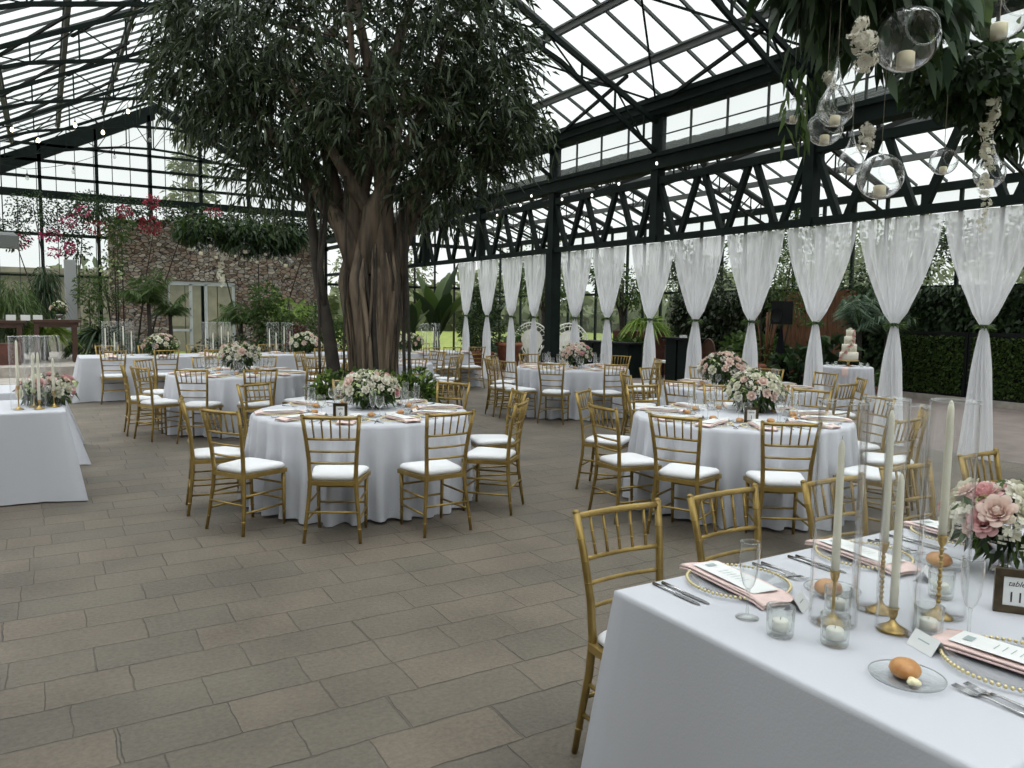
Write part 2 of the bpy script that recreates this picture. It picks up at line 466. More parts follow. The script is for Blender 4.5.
M['leaf_fresh'] = leafmat('fresh_leaf', (.13, .24, .04), (.32, .42, .09), .35)
M['leaf_blue'] = leafmat('eucalyptus_leaf', (.07, .12, .075), (.16, .23, .15), .25)
M['leaf_out'] = leafmat('outdoor_leaf', (.10, .13, .06), (.22, .25, .13), .35)
M['boug'] = leafmat('bougainvillea_bract', (.35, .02, .09), (.60, .07, .20), .3)
M['boug2'] = leafmat('red_flower', (.22, .02, .035), (.42, .05, .08), .3)
M['maroon'] = leafmat('maroon_leaf', (.05, .012, .012), (.12, .03, .03), .2)
M['petal_w'] = pbr('cream_petal', (.82, .80, .66), .6, trans=.25)
M['petal_i'] = pbr('ivory_petal', (.84, .80, .70), .6, trans=.25)
M['petal_p'] = pbr('pink_petal', (.84, .50, .50), .6, trans=.25, noise=.12, nscale=12)
M['petal_b'] = pbr('blush_petal', (.86, .68, .60), .6, trans=.25)
M['petal_g'] = pbr('pale_green_petal', (.62, .70, .38), .6, trans=.25)
M['wood'] = pbr('stained_wood', (.075, .032, .018), .5, noise=.4, nscale=6, stretch=(1, 8, 8))
M['woodfence'] = pbr('cedar_fence', (.19, .08, .035), .7, noise=.5, nscale=5, stretch=(6, 6, 1))
M['redwood'] = pbr('planter_wood', (.12, .042, .028), .7, noise=.4, nscale=5)
M['terra'] = pbr('terracotta', (.34, .13, .075), .8, noise=.3, nscale=8)
M['black'] = pbr('black_plastic', (.008, .008, .009), .6, spec=.15)
M['blackcloth'] = pbr('black_cloth', (.006, .0065, .009), .9, spec=.1)
M['greypost'] = pbr('grey_post', (.34, .35, .36), .7)
M['whiteframe'] = pbr('white_door_paint', (.62, .66, .65), .5)
M['white'] = pbr('white_enamel', (.75, .76, .74), .5)
M['wicker'] = pbr('white_wicker', (.78, .77, .70), .7)
M['icing'] = pbr('cream_icing', (.80, .76, .64), .5)
M['cakeboard'] = pbr('gold_cake_stand', (.55, .40, .18), .35, .7)
M['soil'] = pbr('dark_soil', (.03, .022, .016), .95)
M['machine'] = pbr('galvanised_steel', (.16, .17, .17), .5, .5)
M['bulb_on'] = emit('lit_bulb', (1, .82, .5), 5)
M['bulb_white'] = emit('white_bulb', (1, .95, .85), 2.2)
M['bulb_off'] = thinglass('bulb_glass', (.85, .86, .85), 1.2, .2)
M['tan'] = pbr('tan_render', (.30, .27, .20), .9, noise=.3, nscale=2)
M['silver'] = pbr('silver_vase', (.5, .5, .5), .2, .9)
M['frameedge'] = pbr('bronze_frame', (.10, .075, .045), .3, .7, noise=.4, nscale=40)
M['greybrick'] = pbr('grey_tile', (.25, .24, .22), .8, noise=.4, nscale=12)

# ------------------------------------------------------------------ foliage helpers
def leaf_mesh(name, pos, dirs, L, W, mats, droop=.3, seed=0, fold=.25, mi=None, fine=False):
    """one mesh of many pointed leaves: base pos, direction, length, width; every leaf is its own little blade"""
    rng = np.random.default_rng(seed)
    n = len(pos)
    pos = np.asarray(pos, float); d = np.asarray(dirs, float)
    d /= np.linalg.norm(d, axis=1)[:, None]+1e-9
    L = np.broadcast_to(L, (n,))*rng.uniform(.7, 1.25, n); W = np.broadcast_to(W, (n,))*rng.uniform(.8, 1.2, n)
    rv = rng.normal(size=(n, 3))
    side = np.cross(d, rv); side /= np.linalg.norm(side, axis=1)[:, None]+1e-9
    nrm = np.cross(side, d)
    nrm *= np.sign(nrm[:, 2:3]+1e-6)
    dz = np.array([0, 0, -1.0])
    p0 = pos
    mid = pos + d*(L*.45)[:, None] + dz*(L*droop*.2)[:, None]
    tip = pos + d*L[:, None] + dz*(L*droop)[:, None]
    a = mid + side*(W*.5)[:, None] + nrm*(W*fold)[:, None]
    b = mid - side*(W*.5)[:, None] + nrm*(W*fold)[:, None]
    if fine:
        def at(f, w, s_):
            return pos + d*(L*f)[:, None] + dz*(L*droop*f*f)[:, None] + side*(W*w*s_)[:, None] + nrm*(W*fold*w*2)[:, None]
        V = np.stack([p0, at(.2, .34, 1), at(.45, .5, 1), at(.72, .36, 1), tip, at(.72, .36, -1), at(.45, .5, -1), at(.2, .34, -1)], 1).reshape(-1, 3)
        K = 8
    else:
        V = np.stack([p0, a, tip, b], 1).reshape(-1, 3)
        K = 4
    base = np.arange(n)*K
    Fc = base[:, None] + np.arange(K)[None, :]
    me = bpy.data.meshes.new(name)
    me.vertices.add(len(V)); me.vertices.foreach_set('co', V.ravel())
    me.loops.add(n*K); me.loops.foreach_set('vertex_index', Fc.ravel().astype(np.int32))
    me.polygons.add(n); me.polygons.foreach_set('loop_start', (base).astype(np.int32)); me.polygons.foreach_set('loop_total', np.full(n, K, np.int32))
    if not isinstance(mats, (list, tuple)): mats = [mats]
    for m in mats: me.materials.append(m)
    if mi is not None: me.polygons.foreach_set('material_index', np.asarray(mi, np.int32))
    me.update(calc_edges=True)
    me.validate()
    return me

def cloud(n, blobs, rng, shell=.35):
    """points in ellipsoids (cx,cy,cz,rx,ry,rz,weight) with outward directions"""
    w = np.array([b[6] if len(b) > 6 else b[3]*b[4]*b[5] for b in blobs], float); w /= w.sum()
    idx = rng.choice(len(blobs), n, p=w)
    B = np.array([b[:6] for b in blobs])[idx]
    u = rng.normal(size=(n, 3)); u /= np.linalg.norm(u, axis=1)[:, None]
    r = rng.uniform(shell, 1, n)**(1/2.2)
    P = B[:, :3] + u*r[:, None]*B[:, 3:6]
    return P, u

def bush_mesh(name, blobs, n, L, W, mat, seed=0, droop=.2, out=1.0, upb=.3, shell=.3, fine=False):
    rng = np.random.default_rng(seed)
    P, u = cloud(n, blobs, rng, shell)
    D = u*out + rng.normal(size=u.shape)*.6 + np.array([0, 0, upb])
    return leaf_mesh(name, P, D, L, W, mat, droop, seed, fine=fine)

def twig_leaves(centres, dirs, rng, per=12, L=.15, spread=.5, tw=.35):
    """drooping twigs carrying hanging narrow leaves"""
    n = len(centres)
    P = np.repeat(centres, per, 0); D = np.repeat(dirs, per, 0)
    t = np.tile(np.linspace(0, 1, per), n)
    P = P + D*(t*tw)[:, None] + np.array([0, 0, -1.0])*(t**2*tw*.55)[:, None] + rng.normal(size=P.shape)*.03
    LD = D*.7 + rng.normal(size=P.shape)*spread + np.array([0, 0, -.5])
    return P, LD

# ================================================================== SETTING
# main house: X from -3.26 to 9.4, runs along Y to the far gable at 29.4; second house X 9.4 .. 16.1
XL, XR, XM, ZE, YF, YB = -3.26, 9.4, 3.07, 5.42, 29.4, -8.0
ZR = ZE + .5*(XR-XM)
X2, XM2, Z2 = 16.1, 12.75, 4.42
ZR2 = Z2 + .36*(XM2-XR)

b = MB(); b.box(-8, 9.62, YB, 30, -.1, 0)
struct('floor', b, M['paver'], 'worn grey brown stone paving of the hall')
b = MB(); b.box(9.62, 15.9, YB, 30, -.1, .0)
struct('floor_side_aisle', b, M['pinkfloor'], 'smooth pinkish concrete floor beyond the curtains')
b = MB(); b.box(15.42, 16.0, YB, 13.2, 0, .12)
struct('trim_1', b, M['kerb'], 'pale kerb under the hedge panels')
# lawn outside
b = MB()
def lawn(u, v):
    x = -60+u*200; y = -30+v*180
    h = 0
    d = max(0, x-24, (y-36))
    h = .018*d + .5*math.sin(x*.05)*math.sin(y*.06)*(min(d, 20)/20)
    return (x, y, -.12+h)
b.grid(lawn, 60, 60)
struct('lawn', b, M['lawn'], 'bright green lawn outside the glass')

# --- roof glazing
b = MB()
def slab(mb, p, q, t=.012):
    # sloped glass sheet running along Y, from (x0,z0) to (x1,z1)
    (x0, z0), (x1, z1) = p, q
    vs = [(x0, YB, z0), (x1, YB, z1), (x1, YF, z1), (x0, YF, z0)]
    mb.add(vs, [(0, 1, 2, 3)])
slab(b, (XL, ZE+.1), (XM, ZR+.1)); slab(b, (XM, ZR+.1), (XR, ZE+.1))
slab(b, (XR, Z2+.1), (XM2, ZR2+.1)); slab(b, (XM2, ZR2+.1), (X2, Z2+.1))
struct('ceiling', b, M['roofglass'], 'weathered translucent greenhouse roof glazing')

# glazing bars
def rz(x): return ZE + .5*(x-XL) if x < XM else ZE + .5*(XR-x)
def rz2(x): return Z2 + .36*(x-XR) if x < XM2 else Z2 + .36*(X2-x)
k = 0
for side, (xa, za, xb, zb) in enumerate(((XL, ZE, XM, ZR), (XM, ZR, XR, ZE), (XR, Z2, XM2, ZR2), (XM2, ZR2, X2, Z2))):
    b = MB()
    y = .94
    while y > YB: y -= .65
    while y < YF:
        b.beam((xa, y, za+.075), (xb, y, zb+.075), .035, .05)
        y += .65
    struct('trim_%d' % (2+side), b, M['mullion'], 'thin glazing bars of one roof slope')
# purlins, each a beam along Y
n = 6
for x in (-1.95, -.68, .58, 1.88, 3.07, 4.26, 5.36, 6.45, 7.55, 8.65):
    b = MB(); z = rz(x)
    b.box(x-.035, x+.035, YB, YF, z-.06, z+.06, 0); b.box(x-.07, x+.07, YB, YF, z+.03, z+.06, 0)
    struct('trim_%d' % n, b, M['purlin'], 'grey roof purlin running along the hall'); n += 1
for x in (10.6, 11.7, 12.75, 13.8, 14.9):
    b = MB(); z = rz2(x)
    b.box(x-.05, x+.05, YB, YF, z-.07, z+.05)
    struct('trim_%d' % n, b, M['purlin'], 'grey purlin of the side aisle roof'); n += 1

# roof trusses of the main house
cols = [10.69+3.25*i for i in range(-5, 6)]
def top_z(d): return 4.98 + .475*d
BC = [(0, 4.47), (1.31, 5.24), (2.13, 5.70), (3.16, 6.08), (4.6, 6.38), (5.5, 6.52), (6.33, 6.56)]
def bot_z(d):
    for (a, za), (c, zc) in zip(BC, BC[1:]):
        if d <= c: return za+(zc-za)*(d-a)/(c-a)
    return BC[-1][1]
for y in cols:
    b = MB()
    for sgn, x0 in ((1, XL), (-1, XR)):
        b.beam((x0, y, top_z(0)), (XM, y, top_z(6.33)), .06, .075)
        for (a, za), (c, zc) in zip(BC, BC[1:]):
            b.beam((x0+sgn*a, y, za), (x0+sgn*c, y, zc), .06, .065)
        ds = [.35, 1.0, 1.7, 2.45, 3.2, 4.0, 4.8, 5.6, 6.3]
        for i, d in enumerate(ds):
            b.beam((x0+sgn*d, y, bot_z(d)), (x0+sgn*d, y, top_z(d)), .03, .03)
            if i+1 < len(ds):
                e = ds[i+1]
                if i % 2: b.beam((x0+sgn*d, y, top_z(d)), (x0+sgn*e, y, bot_z(e)), .022, .022)
                else: b.beam((x0+sgn*d, y, bot_z(d)), (x0+sgn*e, y, top_z(e)), .022, .022)
    struct('trim_%d' % n, b, M['frame_green'], 'dark green roof truss with curved lower chord'); n += 1
# diagonal braces between neighbouring trusses
b = MB()
for i in range(4, len(cols)-1):
    ya, yb = cols[i], cols[i+1]
    b.beam((8.65, ya, rz(8.65)-.1), (9.35, yb, ZE-.1), .05, .05)
    b.beam((7.55, (ya+yb)/2, rz(7.55)-.1), (9.3, ya, ZE-.05), .03, .03)
    b.beam((7.55, (ya+yb)/2, rz(7.55)-.1), (9.3, yb, ZE-.05), .03, .03)
    b.beam((-.68, ya+2.0, rz(-.68)-.12), (.58, ya-.1, rz(.58)-.3), .05, .05)
    b.beam((.7, ya+2.0, rz(.7)-.12), (1.88, ya-.1, rz(1.88)-.3), .05, .05)
struct('trim_%d' % n, b, M['frame_dark'], 'diagonal roof braces'); n += 1
# second house trusses
for y in cols:
    b = MB()
    b.beam((XR, y, Z2), (XM2, y, ZR2), .07, .09); b.beam((XM2, y, ZR2), (X2, y, Z2), .07, .09)
    b.beam((XR, y, Z2-.5), (XM2, y, ZR2-.45), .06, .07); b.beam((XM2, y, ZR2-.45), (X2, y, Z2-.5), .06, .07)
    for i in range(1, 9):
        x = XR+i*(XM2-XR)/9; x_ = x+(XM2-XR)/9
        b.beam((x, y, rz2(x)), (x_, y, rz2(x_)-.47), .025, .025); b.beam((x, y, rz2(x)-.5), (x, y, rz2(x)), .025, .025)
        x = X2-i*(XM2-XR)/9; x_ = x-(XM2-XR)/9
        b.beam((x, y, rz2(x)), (x_, y, rz2(x_)-.47), .025, .025); b.beam((x, y, rz2(x)-.5), (x, y, rz2(x)), .025, .025)
    struct('trim_%d' % n, b, M['frame_dark'], 'side aisle roof truss'); n += 1

# --- right side girder line at X = 9.4
b = MB(); b.box(9.26, 9.54, YB, YF, 5.13, 5.36); b.box(9.22, 9.30, YB, YF, 5.36, 5.44); b.box(9.20, 9.24, YB, YF, 5.20, 5.24)
struct('trim_%d' % n, b, M['frame_green'], 'dark green eave beam and gutter'); n += 1
b = MB(); b.box(9.28, 9.55, YB, YF, 4.20, 4.44); b.box(9.22, 9.30, YB, YF, 4.40, 4.47)
struct('trim_%d' % n, b, M['frame_green'], 'dark beam under the clerestory glass'); n += 1
b = MB(); b.box(9.34, 9.37, YB, YF, 4.44, 5.15)
y = .94-6.5
cl = MB(); cl.add([(9.4, YB, 4.44), (9.4, YF, 4.44), (9.4, YF, 5.14), (9.4, YB, 5.14)], [(0, 1, 2, 3)])
struct('window_1', cl, M['wallglass'], 'clerestory glass strip')
b = MB()
while y < YF:
    b.beam((9.38, y, 4.44), (9.38, y, 5.14), .03, .03); y += .8125
b.box(9.37, 9.39, YB, YF, 4.78, 4.80)
struct('trim_%d' % n, b, M['mullion'], 'clerestory mullions'); n += 1
# lattice girder
b = MB()
b.box(9.33, 9.47, YB, YF, 2.95, 3.05)
struct('trim_%d' % n, b, M['frame_green'], 'lower chord of the lattice girder over the curtains'); n += 1
b = MB(); b.box(9.34, 9.46, YB, YF, 3.95, 4.07)
struct('trim_%d' % n, b, M['frame_green'], 'upper chord of the lattice girder'); n += 1
for i in range(1, len(cols)):
    y1 = cols[i]; b = MB()
    for j in range(3):
        t0 = y1-1.0833*j; bt = t0-.5417; t1 = t0-1.0833
        b.beam((9.40, t0-.07, 3.98), (9.40, bt+.07, 3.02), .09, .085, up=(1, 0, 0))
        b.beam((9.40, t1+.07, 3.98), (9.40, bt-.07, 3.02), .09, .085, up=(1, 0, 0))
    struct('trim_%d' % n, b, M['frame_green'], 'one bay of lattice girder webs'); n += 1
for i, y in enumerate(cols):
    foot = any(abs(y-q) < .1 for q in (-2.31, 13.94, 23.69))
    b = MB(); z0 = 0 if foot else 2.95
    w = .09
    b.box(9.4-w, 9.4+w, y-w, y+w, 2.95 if foot else z0, 5.38)
    if foot: b.box(9.4-.12, 9.4+.12, y-.12, y+.12, 0, 3.0)
    struct('trim_%d' % n, b, M['frame_green'], 'dark green steel column'); n += 1

# --- far gable of the main house
b = MB()
gz = [4.55+.507*(x+3.26) for x in (XL, XM)]
for sx in (1, -1):
    xa = XL if sx > 0 else XR
    vs = []
    for (x, z) in ((xa, 4.60 if sx > 0 else 5.25), (3.45, 8.0 if sx > 0 else 8.25), (3.45, 8.5), (xa, 5.2 if sx > 0 else 5.45)):
        vs.append((x, YF-.1, z)); vs.append((x, YF+.05, z))
    b.add(vs, [(0, 2, 4, 6), (1, 7, 5, 3), (0, 1, 3, 2), (2, 3, 5, 4), (4, 5, 7, 6), (6, 7, 1, 0)])
struct('trim_%d' % n, b, M['frame_green'], 'deep sloping gable rafters at the far end'); n += 1
b = MB()
b.box(XL, XR, YF-.12, YF+.02, 5.10, 5.34)
b.box(XL, XR, YF-.10, YF, 5.70, 5.79); b.box(XL, XR, YF-.10, YF, 6.22, 6.31); b.box(XL+2, XR-2, YF-.1, YF, 6.72, 6.80)
for x in (-3.2, -1.6, 0.03, 1.64, 3.25, 4.86, 6.47, 8.08, 9.3):
    zt = min(rz(x)-.3, 8.1)
    b.box(x-.05, x+.05, YF-.1, YF, 0, max(zt, 5.2))
b.box(XL, XR, YF-.1, YF, 3.9, 4.0); b.box(XL, XR, YF-.1, YF, 2.6, 2.66)
struct('wall_back', b, M['frame_green'], 'steel frame of the glazed gable wall')
b = MB()
x = XL+.5
while x < XR:
    b.box(x-.012, x+.012, YF-.06, YF-.03, 0, rz(x)-.25); x += .54
struct('trim_%d' % n, b, M['mullion'], 'thin gable glazing bars'); n += 1
b = MB(); b.add([(XL, YF, 0), (XR, YF, 0), (XR, YF, ZE), (XM, YF, ZR), (XL, YF, ZE)], [(0, 1, 2, 3, 4)])
struct('window_2', b, M['wallglass'], 'gable glass')
# second house gable
b = MB()
for x in (10.3, 11.2, 12.1, 13.0, 13.9, 14.8, 15.7): b.box(x-.025, x+.025, YF-.1, YF, 0, rz2(x))
b.box(XR, X2, YF-.1, YF, 2.6, 2.7); b.box(XR, X2, YF-.1, YF, 4.3, 4.45)
struct('wall_back_side_aisle', b, M['frame_dark'], 'glazed end wall of the side aisle')
# right outer wall
b = MB()
y = YB
while y < YF:
    b.box(X2-.04, X2+.04, y-.03, y+.03, 0 if y > 14 else 2.3, Z2); y += .8125
b.box(X2-.06, X2+.06, YB, YF, Z2-.12, Z2+.05); b.box(X2-.05, X2+.05, YB, YF, 2.28, 2.36)
b.box(X2-.05, X2+.05, 13.6, YF, 0, .35)
struct('wall_right', b, M['frame_green'], 'glazed outer wall of the side aisle')
b = MB(); b.add([(X2, YB, 0), (X2, YF, 0), (X2, YF, Z2), (X2, YB, Z2)], [(0, 1, 2, 3)])
struct('window_3', b, M['wallglass'], 'outer wall glass')
b = MB(); b.box(16.0, 16.06, YB, 17.2, 0, 2.3)
struct('wall_right_lower', b, M['frame_dark'], 'dark boarding behind the ivy')

b = MB(); b.box(XL-.15, XL, YB, 6.0, 0, ZE)  # out-of-view wall, added to block light from the left and darken left-facing cloth
struct('shade_wall_left', b, M['frame_dark'], 'unseen dark wall added to shade the near left side')
# --- stone wall with doorway
b = MB()
b.box(1.8, 3.45, 27.3, 27.8, 0, 4.35); b.box(5.55, 8.6, 27.3, 27.8, 0, 4.35); b.box(3.45, 5.55, 27.3, 27.8, 2.55, 4.35)
rng = random.Random(3)
x = 1.8
while x < 8.6:
    w = rng.uniform(.2, .4); b.box(x, min(8.6, x+w*.93), 27.28, 27.82, 4.3, 4.35+rng.uniform(.03, .16)); x += w
struct('wall_stone', b, M['riverstone'], 'river stone wall behind the long table')
b = MB()
for x in (3.47, 4.15, 4.62, 5.5): b.box(x-.045, x+.045, 27.35, 27.45, 0, 2.45)
b.box(3.42, 5.55, 27.35, 27.45, 2.4, 2.52); b.box(3.47, 4.15, 27.35, 27.43, 1.6, 1.68); b.box(3.47, 4.15, 27.35, 27.43, .9, .97)
struct('door_1', b, M['whiteframe'], 'pale framed glass doorway in the stone wall')
b = MB(); b.box(.50, .78, 24, 24.25, 0, 2.9)
struct('trim_%d' % n, b, M['greypost'], 'square grey post'); n += 1
# stage steps
b = MB(); b.box(-5, .75, 17.1, 25, 0, .19); struct('trim_%d' % n, b, M['kerb'], 'low stone step at the back'); n += 1
b = MB(); b.box(-5, .6, 18.6, 25, .19, .40); struct('trim_%d' % n, b, M['kerb'], 'second stone step'); n += 1
# planting bed in front of the stone wall
b = MB(); b.box(1.0, 8.9, 19.5, 27.3, -.02, .12); struct('trim_%d' % n, b, M['soil'], 'dark planting bed'); n += 1

# ================================================================== CHAIRS
def chair_parts(t, full=True):
    wf, wb, zs = .20, .165, .43
    g = M['gold']
    N = 8 if full else 6
    def ring(mb, p, r): mb.ball(p, r, 8, 4, sz=.45)
    # rear legs run up into the back posts
    for s in (-1, 1):
        mb = MB()
        pts = [(s*.198, -.225, 0), (s*.186, -.205, .15), (s*.168, -.185, .32), (s*.160, -.18, .45), (s*.167, -.19, .60), (s*.182, -.215, .76), (s*.197, -.25, .915)]
        mb.tube(pts, [.012, .0135, .0155, .0165, .0155, .0145, .0142], N)
        if full:
            for z, x, y in ((.10, .190, -.212), (.36, .165, -.183), (.56, .165, -.187), (.66, .173, -.199), (.74, .180, -.212), (.82, .188, -.23)):
                ring(mb, (s*x, y, z), .0175)
            mb.ball((s*.197, -.25, .915), .0152, 8, 5, sz=.7)
        mb.build('leg', g, t)
        mb = MB()
        mb.tube([(s*.175, .19, 0), (s*.178, .185, .2), (s*.182, .18, .44)], [.011, .0135, .0165], N)
        if full:
            for z in (.10, .2, .3, .38): ring(mb, (s*(.175+.016*z), .19-.02*z, z), .0175)
        mb.build('leg', g, t)
    # seat frame
    mb = MB()
    c = [(-wb, -.18), (wb, -.18), (wf, .19), (-wf, .19)]
    for i in range(4):
        p, q = c[i], c[(i+1) % 4]
        mb.beam((p[0], p[1], .425), (q[0], q[1], .425), .028, .03)
    mb.build('seat_frame', g, t)
    # cushion
    mb = MB()
    def pad(inset, z):
        out = []
        cr = .05
        cs = [(-wb+.0, -.175, PI), (wb-.0, -.175, 1.5*PI), (wf+.005, .20, 0), (-wf-.005, .20, .5*PI)]
        for cx, cy, a0 in cs:
            sx = 1 if cx > 0 else -1; sy = 1 if cy > 0 else -1
            ox, oy = cx-sx*(cr+inset), cy-sy*(cr+inset)
            for k in range(5):
                a = a0 + k*PI/8
                out.append((ox+cr*math.cos(a), oy+cr*math.sin(a), z))
        return out
    rings = [pad(.012, .440), pad(0, .452), pad(0, .468), pad(.012, .482), pad(.05, .489), pad(.11, .491)]
    vs = [p for r in rings for p in r]; m_ = len(rings[0]); fs = []
    for i in range(len(rings)-1):
        for k2 in range(m_):
            fs.append((i*m_+k2, i*m_+(k2+1) % m_, (i+1)*m_+(k2+1) % m_, (i+1)*m_+k2))
    fs.append(tuple((len(rings)-1)*m_+k2 for k2 in range(m_)))
    mb.add(vs, fs, 0, True)
    mb.build('seat', M['cushion'], t)
    # back rails, slightly bowed
    def post(z):
        P = [(.45, .160, -.18), (.60, .167, -.19), (.76, .182, -.215), (.915, .197, -.25)]
        for (a, xa, ya), (c_, xc, yc) in zip(P, P[1:]):
            if z <= c_: k3 = (z-a)/(c_-a); return xa+(xc-xa)*k3, ya+(yc-ya)*k3
        return P[-1][1:]
    def rail(mb, z, r, bow=.018):
        x, y = post(z); nn = 8 if full else 2
        mb.tube([(-x+2*x*i/nn, y-bow*(1-(2*i/nn-1)**2), z) for i in range(nn+1)], r, N)
        if full:
            for i in range(1, nn, 1): ring(mb, (-x+2*x*i/nn, y-bow*(1-(2*i/nn-1)**2), z), r*1.25)
    if full:
        mb = MB(); rail(mb, .90, .0128); mb.build('top_rail', g, t)
        for z, r in ((.745, .0095), (.655, .0085), (.57, .0085)):
            mb = MB(); rail(mb, z, r); mb.build('back_rail', g, t)
    else:
        mb = MB()
        for z, r in ((.90, .012), (.745, .01), (.655, .009), (.57, .009)): rail(mb, z, r)
        mb.build('backrest', g, t)
    x1, y1 = post(.90); x0, y0 = post(.745)
    allm = MB()
    for i in range(5):
        f = (i+1)/6*2-1; mb = MB() if full else allm
        bw = .018*(1-f*f)
        mb.tube([(f*x0, y0-bw, .745), (f*x1, y1-bw, .90)], .0062, 6)
        if full:
            for k3 in (.3, .6): ring(mb, (f*(x0+(x1-x0)*k3), y0+(y1-y0)*k3-bw, .745+.155*k3), .009)
            mb.build('spindle', g, t)
    if not full: allm.build('spindles', g, t)
    # stretchers
    for kk in range(1):
        mb = MB()
        for z in (.16, .28):
            for s in (-1, 1): mb.tube([(s*(.184 if z < .2 else .172), -.20, z), (s*.177, .187, z)], .0085, 6)
        for z in (.2, .32): mb.tube([(-.178, .186, z), (.178, .186, z)], .0085, 6)
        mb.tube([(-.182, -.205, .22), (.182, -.205, .22)], .0085, 6)
        mb.build('stretcher', g, t)
def mk_chair(full):
    def f():
        t = thing('chiavari_chair', '', 'chair'); chair_parts(t, full); return t
    return f
CH_FULL, CH_LITE = Proto(mk_chair(True)), Proto(mk_chair(False))

def clock(c, a):
    """where around a table the place at angle a lies as the photo shows it, 6 o'clock nearest to us"""
    d = math.atan2(-c[1], -c[0])
    rel = (d - a) % (2*PI)                    # clockwise from the near side, seen from above
    h = (6 + rel/(2*PI)*12) % 12
    h = int(round(h)) % 12
    names = ['twelve', 'one', 'two', 'three', 'four', 'five', 'six', 'seven', 'eight', 'nine', 'ten', 'eleven']
    return names[h]

# ================================================================== TABLES
def round_cloth(seed, r=.93, H=.765, flare=.05):
    rng = random.Random(seed)
    nf = 31; ph = [rng.uniform(-.35, .35) for _ in range(nf+1)]; am = [rng.uniform(.4, 1.3) for _ in range(nf)]
    mb = MB(); NU = 176
    rings = [(0.001, H, 0), (r*.33, H, 0), (r*.66, H, 0), (r-.12, H, 0), (r-.03, H, .0), (r-.008, H-.006, .02), (r+.002, H-.03, .05)]
    for i in range(1, 9):
        t = i/8; rings.append((r+flare*t*.8, H-.03-(H-.035)*t, t))
    vs = []
    for rr, z, t in rings:
        for k in range(NU):
            a = 2*PI*k/NU
            u = a/(2*PI)*nf; j = int(u) % nf
            w = math.sin(2*PI*(u) + ph[j]*math.sin(PI*(u-int(u))))
            w = (abs(w)**.65)*(1 if w > 0 else -1)
            o = (.064*(r/.93)*am[j]*w + .014*math.sin(5*a+seed))*min(1, (t*1.1)**.75)
            rad = rr+o
            zz = z
            if t >= 1: zz = .006+.010*(1+math.sin(7*a+seed))
            vs.append((rad*math.cos(a), rad*math.sin(a), zz))
    fs = []
    for i in range(len(rings)-1):
        for k in range(NU):
            k2 = (k+1) % NU
            fs.append((i*NU+k, (i+1)*NU+k, (i+1)*NU+k2, i*NU+k2))
    fs.append(tuple(range(NU)))
    mb.add(vs, fs, 0, True)
    return mb

def rect_cloth(x0, x1, y0, y1, H=.765, drop=None, seed=0, flare=.03, corner=.16, hem=.01, folds=1.0):
    """a floor-length cloth over an oblong table with the corners falling in fluted points"""
    rng = random.Random(seed)
    hx, hy = (x1-x0)/2, (y1-y0)/2
    per = []
    def seg(a, b_, n_): 
        for i in range(n_): per.append(((a[0]+(b_[0]-a[0])*i/n_, a[1]+(b_[1]-a[1])*i/n_)))
    nx, ny = max(16, int(hx*2/.06)), max(10, int(hy*2/.06))
    cs = [(-hx, -hy), (hx, -hy), (hx, hy), (-hx, hy)]
    seg(cs[0], cs[1], nx); seg(cs[1], cs[2], ny); seg(cs[2], cs[3], nx); seg(cs[3], cs[0], ny)
    N = len(per); mb = MB(); vs = []
    drops = [0, .004, .02, .06, .15, .28, .42, .56, .68, H-hem]
    f1 = rng.uniform(0, 6); f2 = rng.uniform(0, 6)
    for di, dz in enumerate(drops):
        t = dz/(H-hem)
        for i, (px, py) in enumerate(per):
            dx_, dy_ = hx-abs(px), hy-abs(py)
            onx = dy_ < 1e-6; ony = dx_ < 1e-6
            nxn = (0, math.copysign(1, py)) if onx and not ony else ((math.copysign(1, px), 0) if ony and not onx else (math.copysign(.7071, px), math.copysign(.7071, py)))
            dc = dx_ if onx and not ony else (dy_ if ony and not onx else 0)
            k = math.exp(-(dc/.11)**2)
            cn = (math.copysign(.7071, px), math.copysign(.7071, py))
            s = i*.06
            wav = math.sin(s*11+f1+2*math.sin(s*1.7+f2))*.016*folds*t + math.sin(s*3.1+f2)*.012*t
            if dc < .35: wav += math.sin(dc*55)*.03*t*math.exp(-(dc/.2)**2)
            off = flare*t + wav + (0 if di else -.004)
            x = px + nxn[0]*off*(1-k) + cn[0]*(corner*t*k + off*k)
            y = py + nxn[1]*off*(1-k) + cn[1]*(corner*t*k + off*k)
            if di == 0: x *= (hx-.006)/hx; y *= (hy-.006)/hy
            z = H-dz
            if di == len(drops)-1: z = hem + (0 if k > .3 else rng.uniform(0, .004))
            vs.append((x+(x0+x1)/2, y+(y0+y1)/2, z))
    fs = []
    for d in range(len(drops)-1):
        for i in range(N):
            j = (i+1) % N
            fs.append((d*N+i, (d+1)*N+i, (d+1)*N+j, d*N+j))
    fs.append(tuple(range(N)))
    mb.add(vs, fs, 0, True)
    # flat top shading
    mb.sm[-1] = False
    return mb

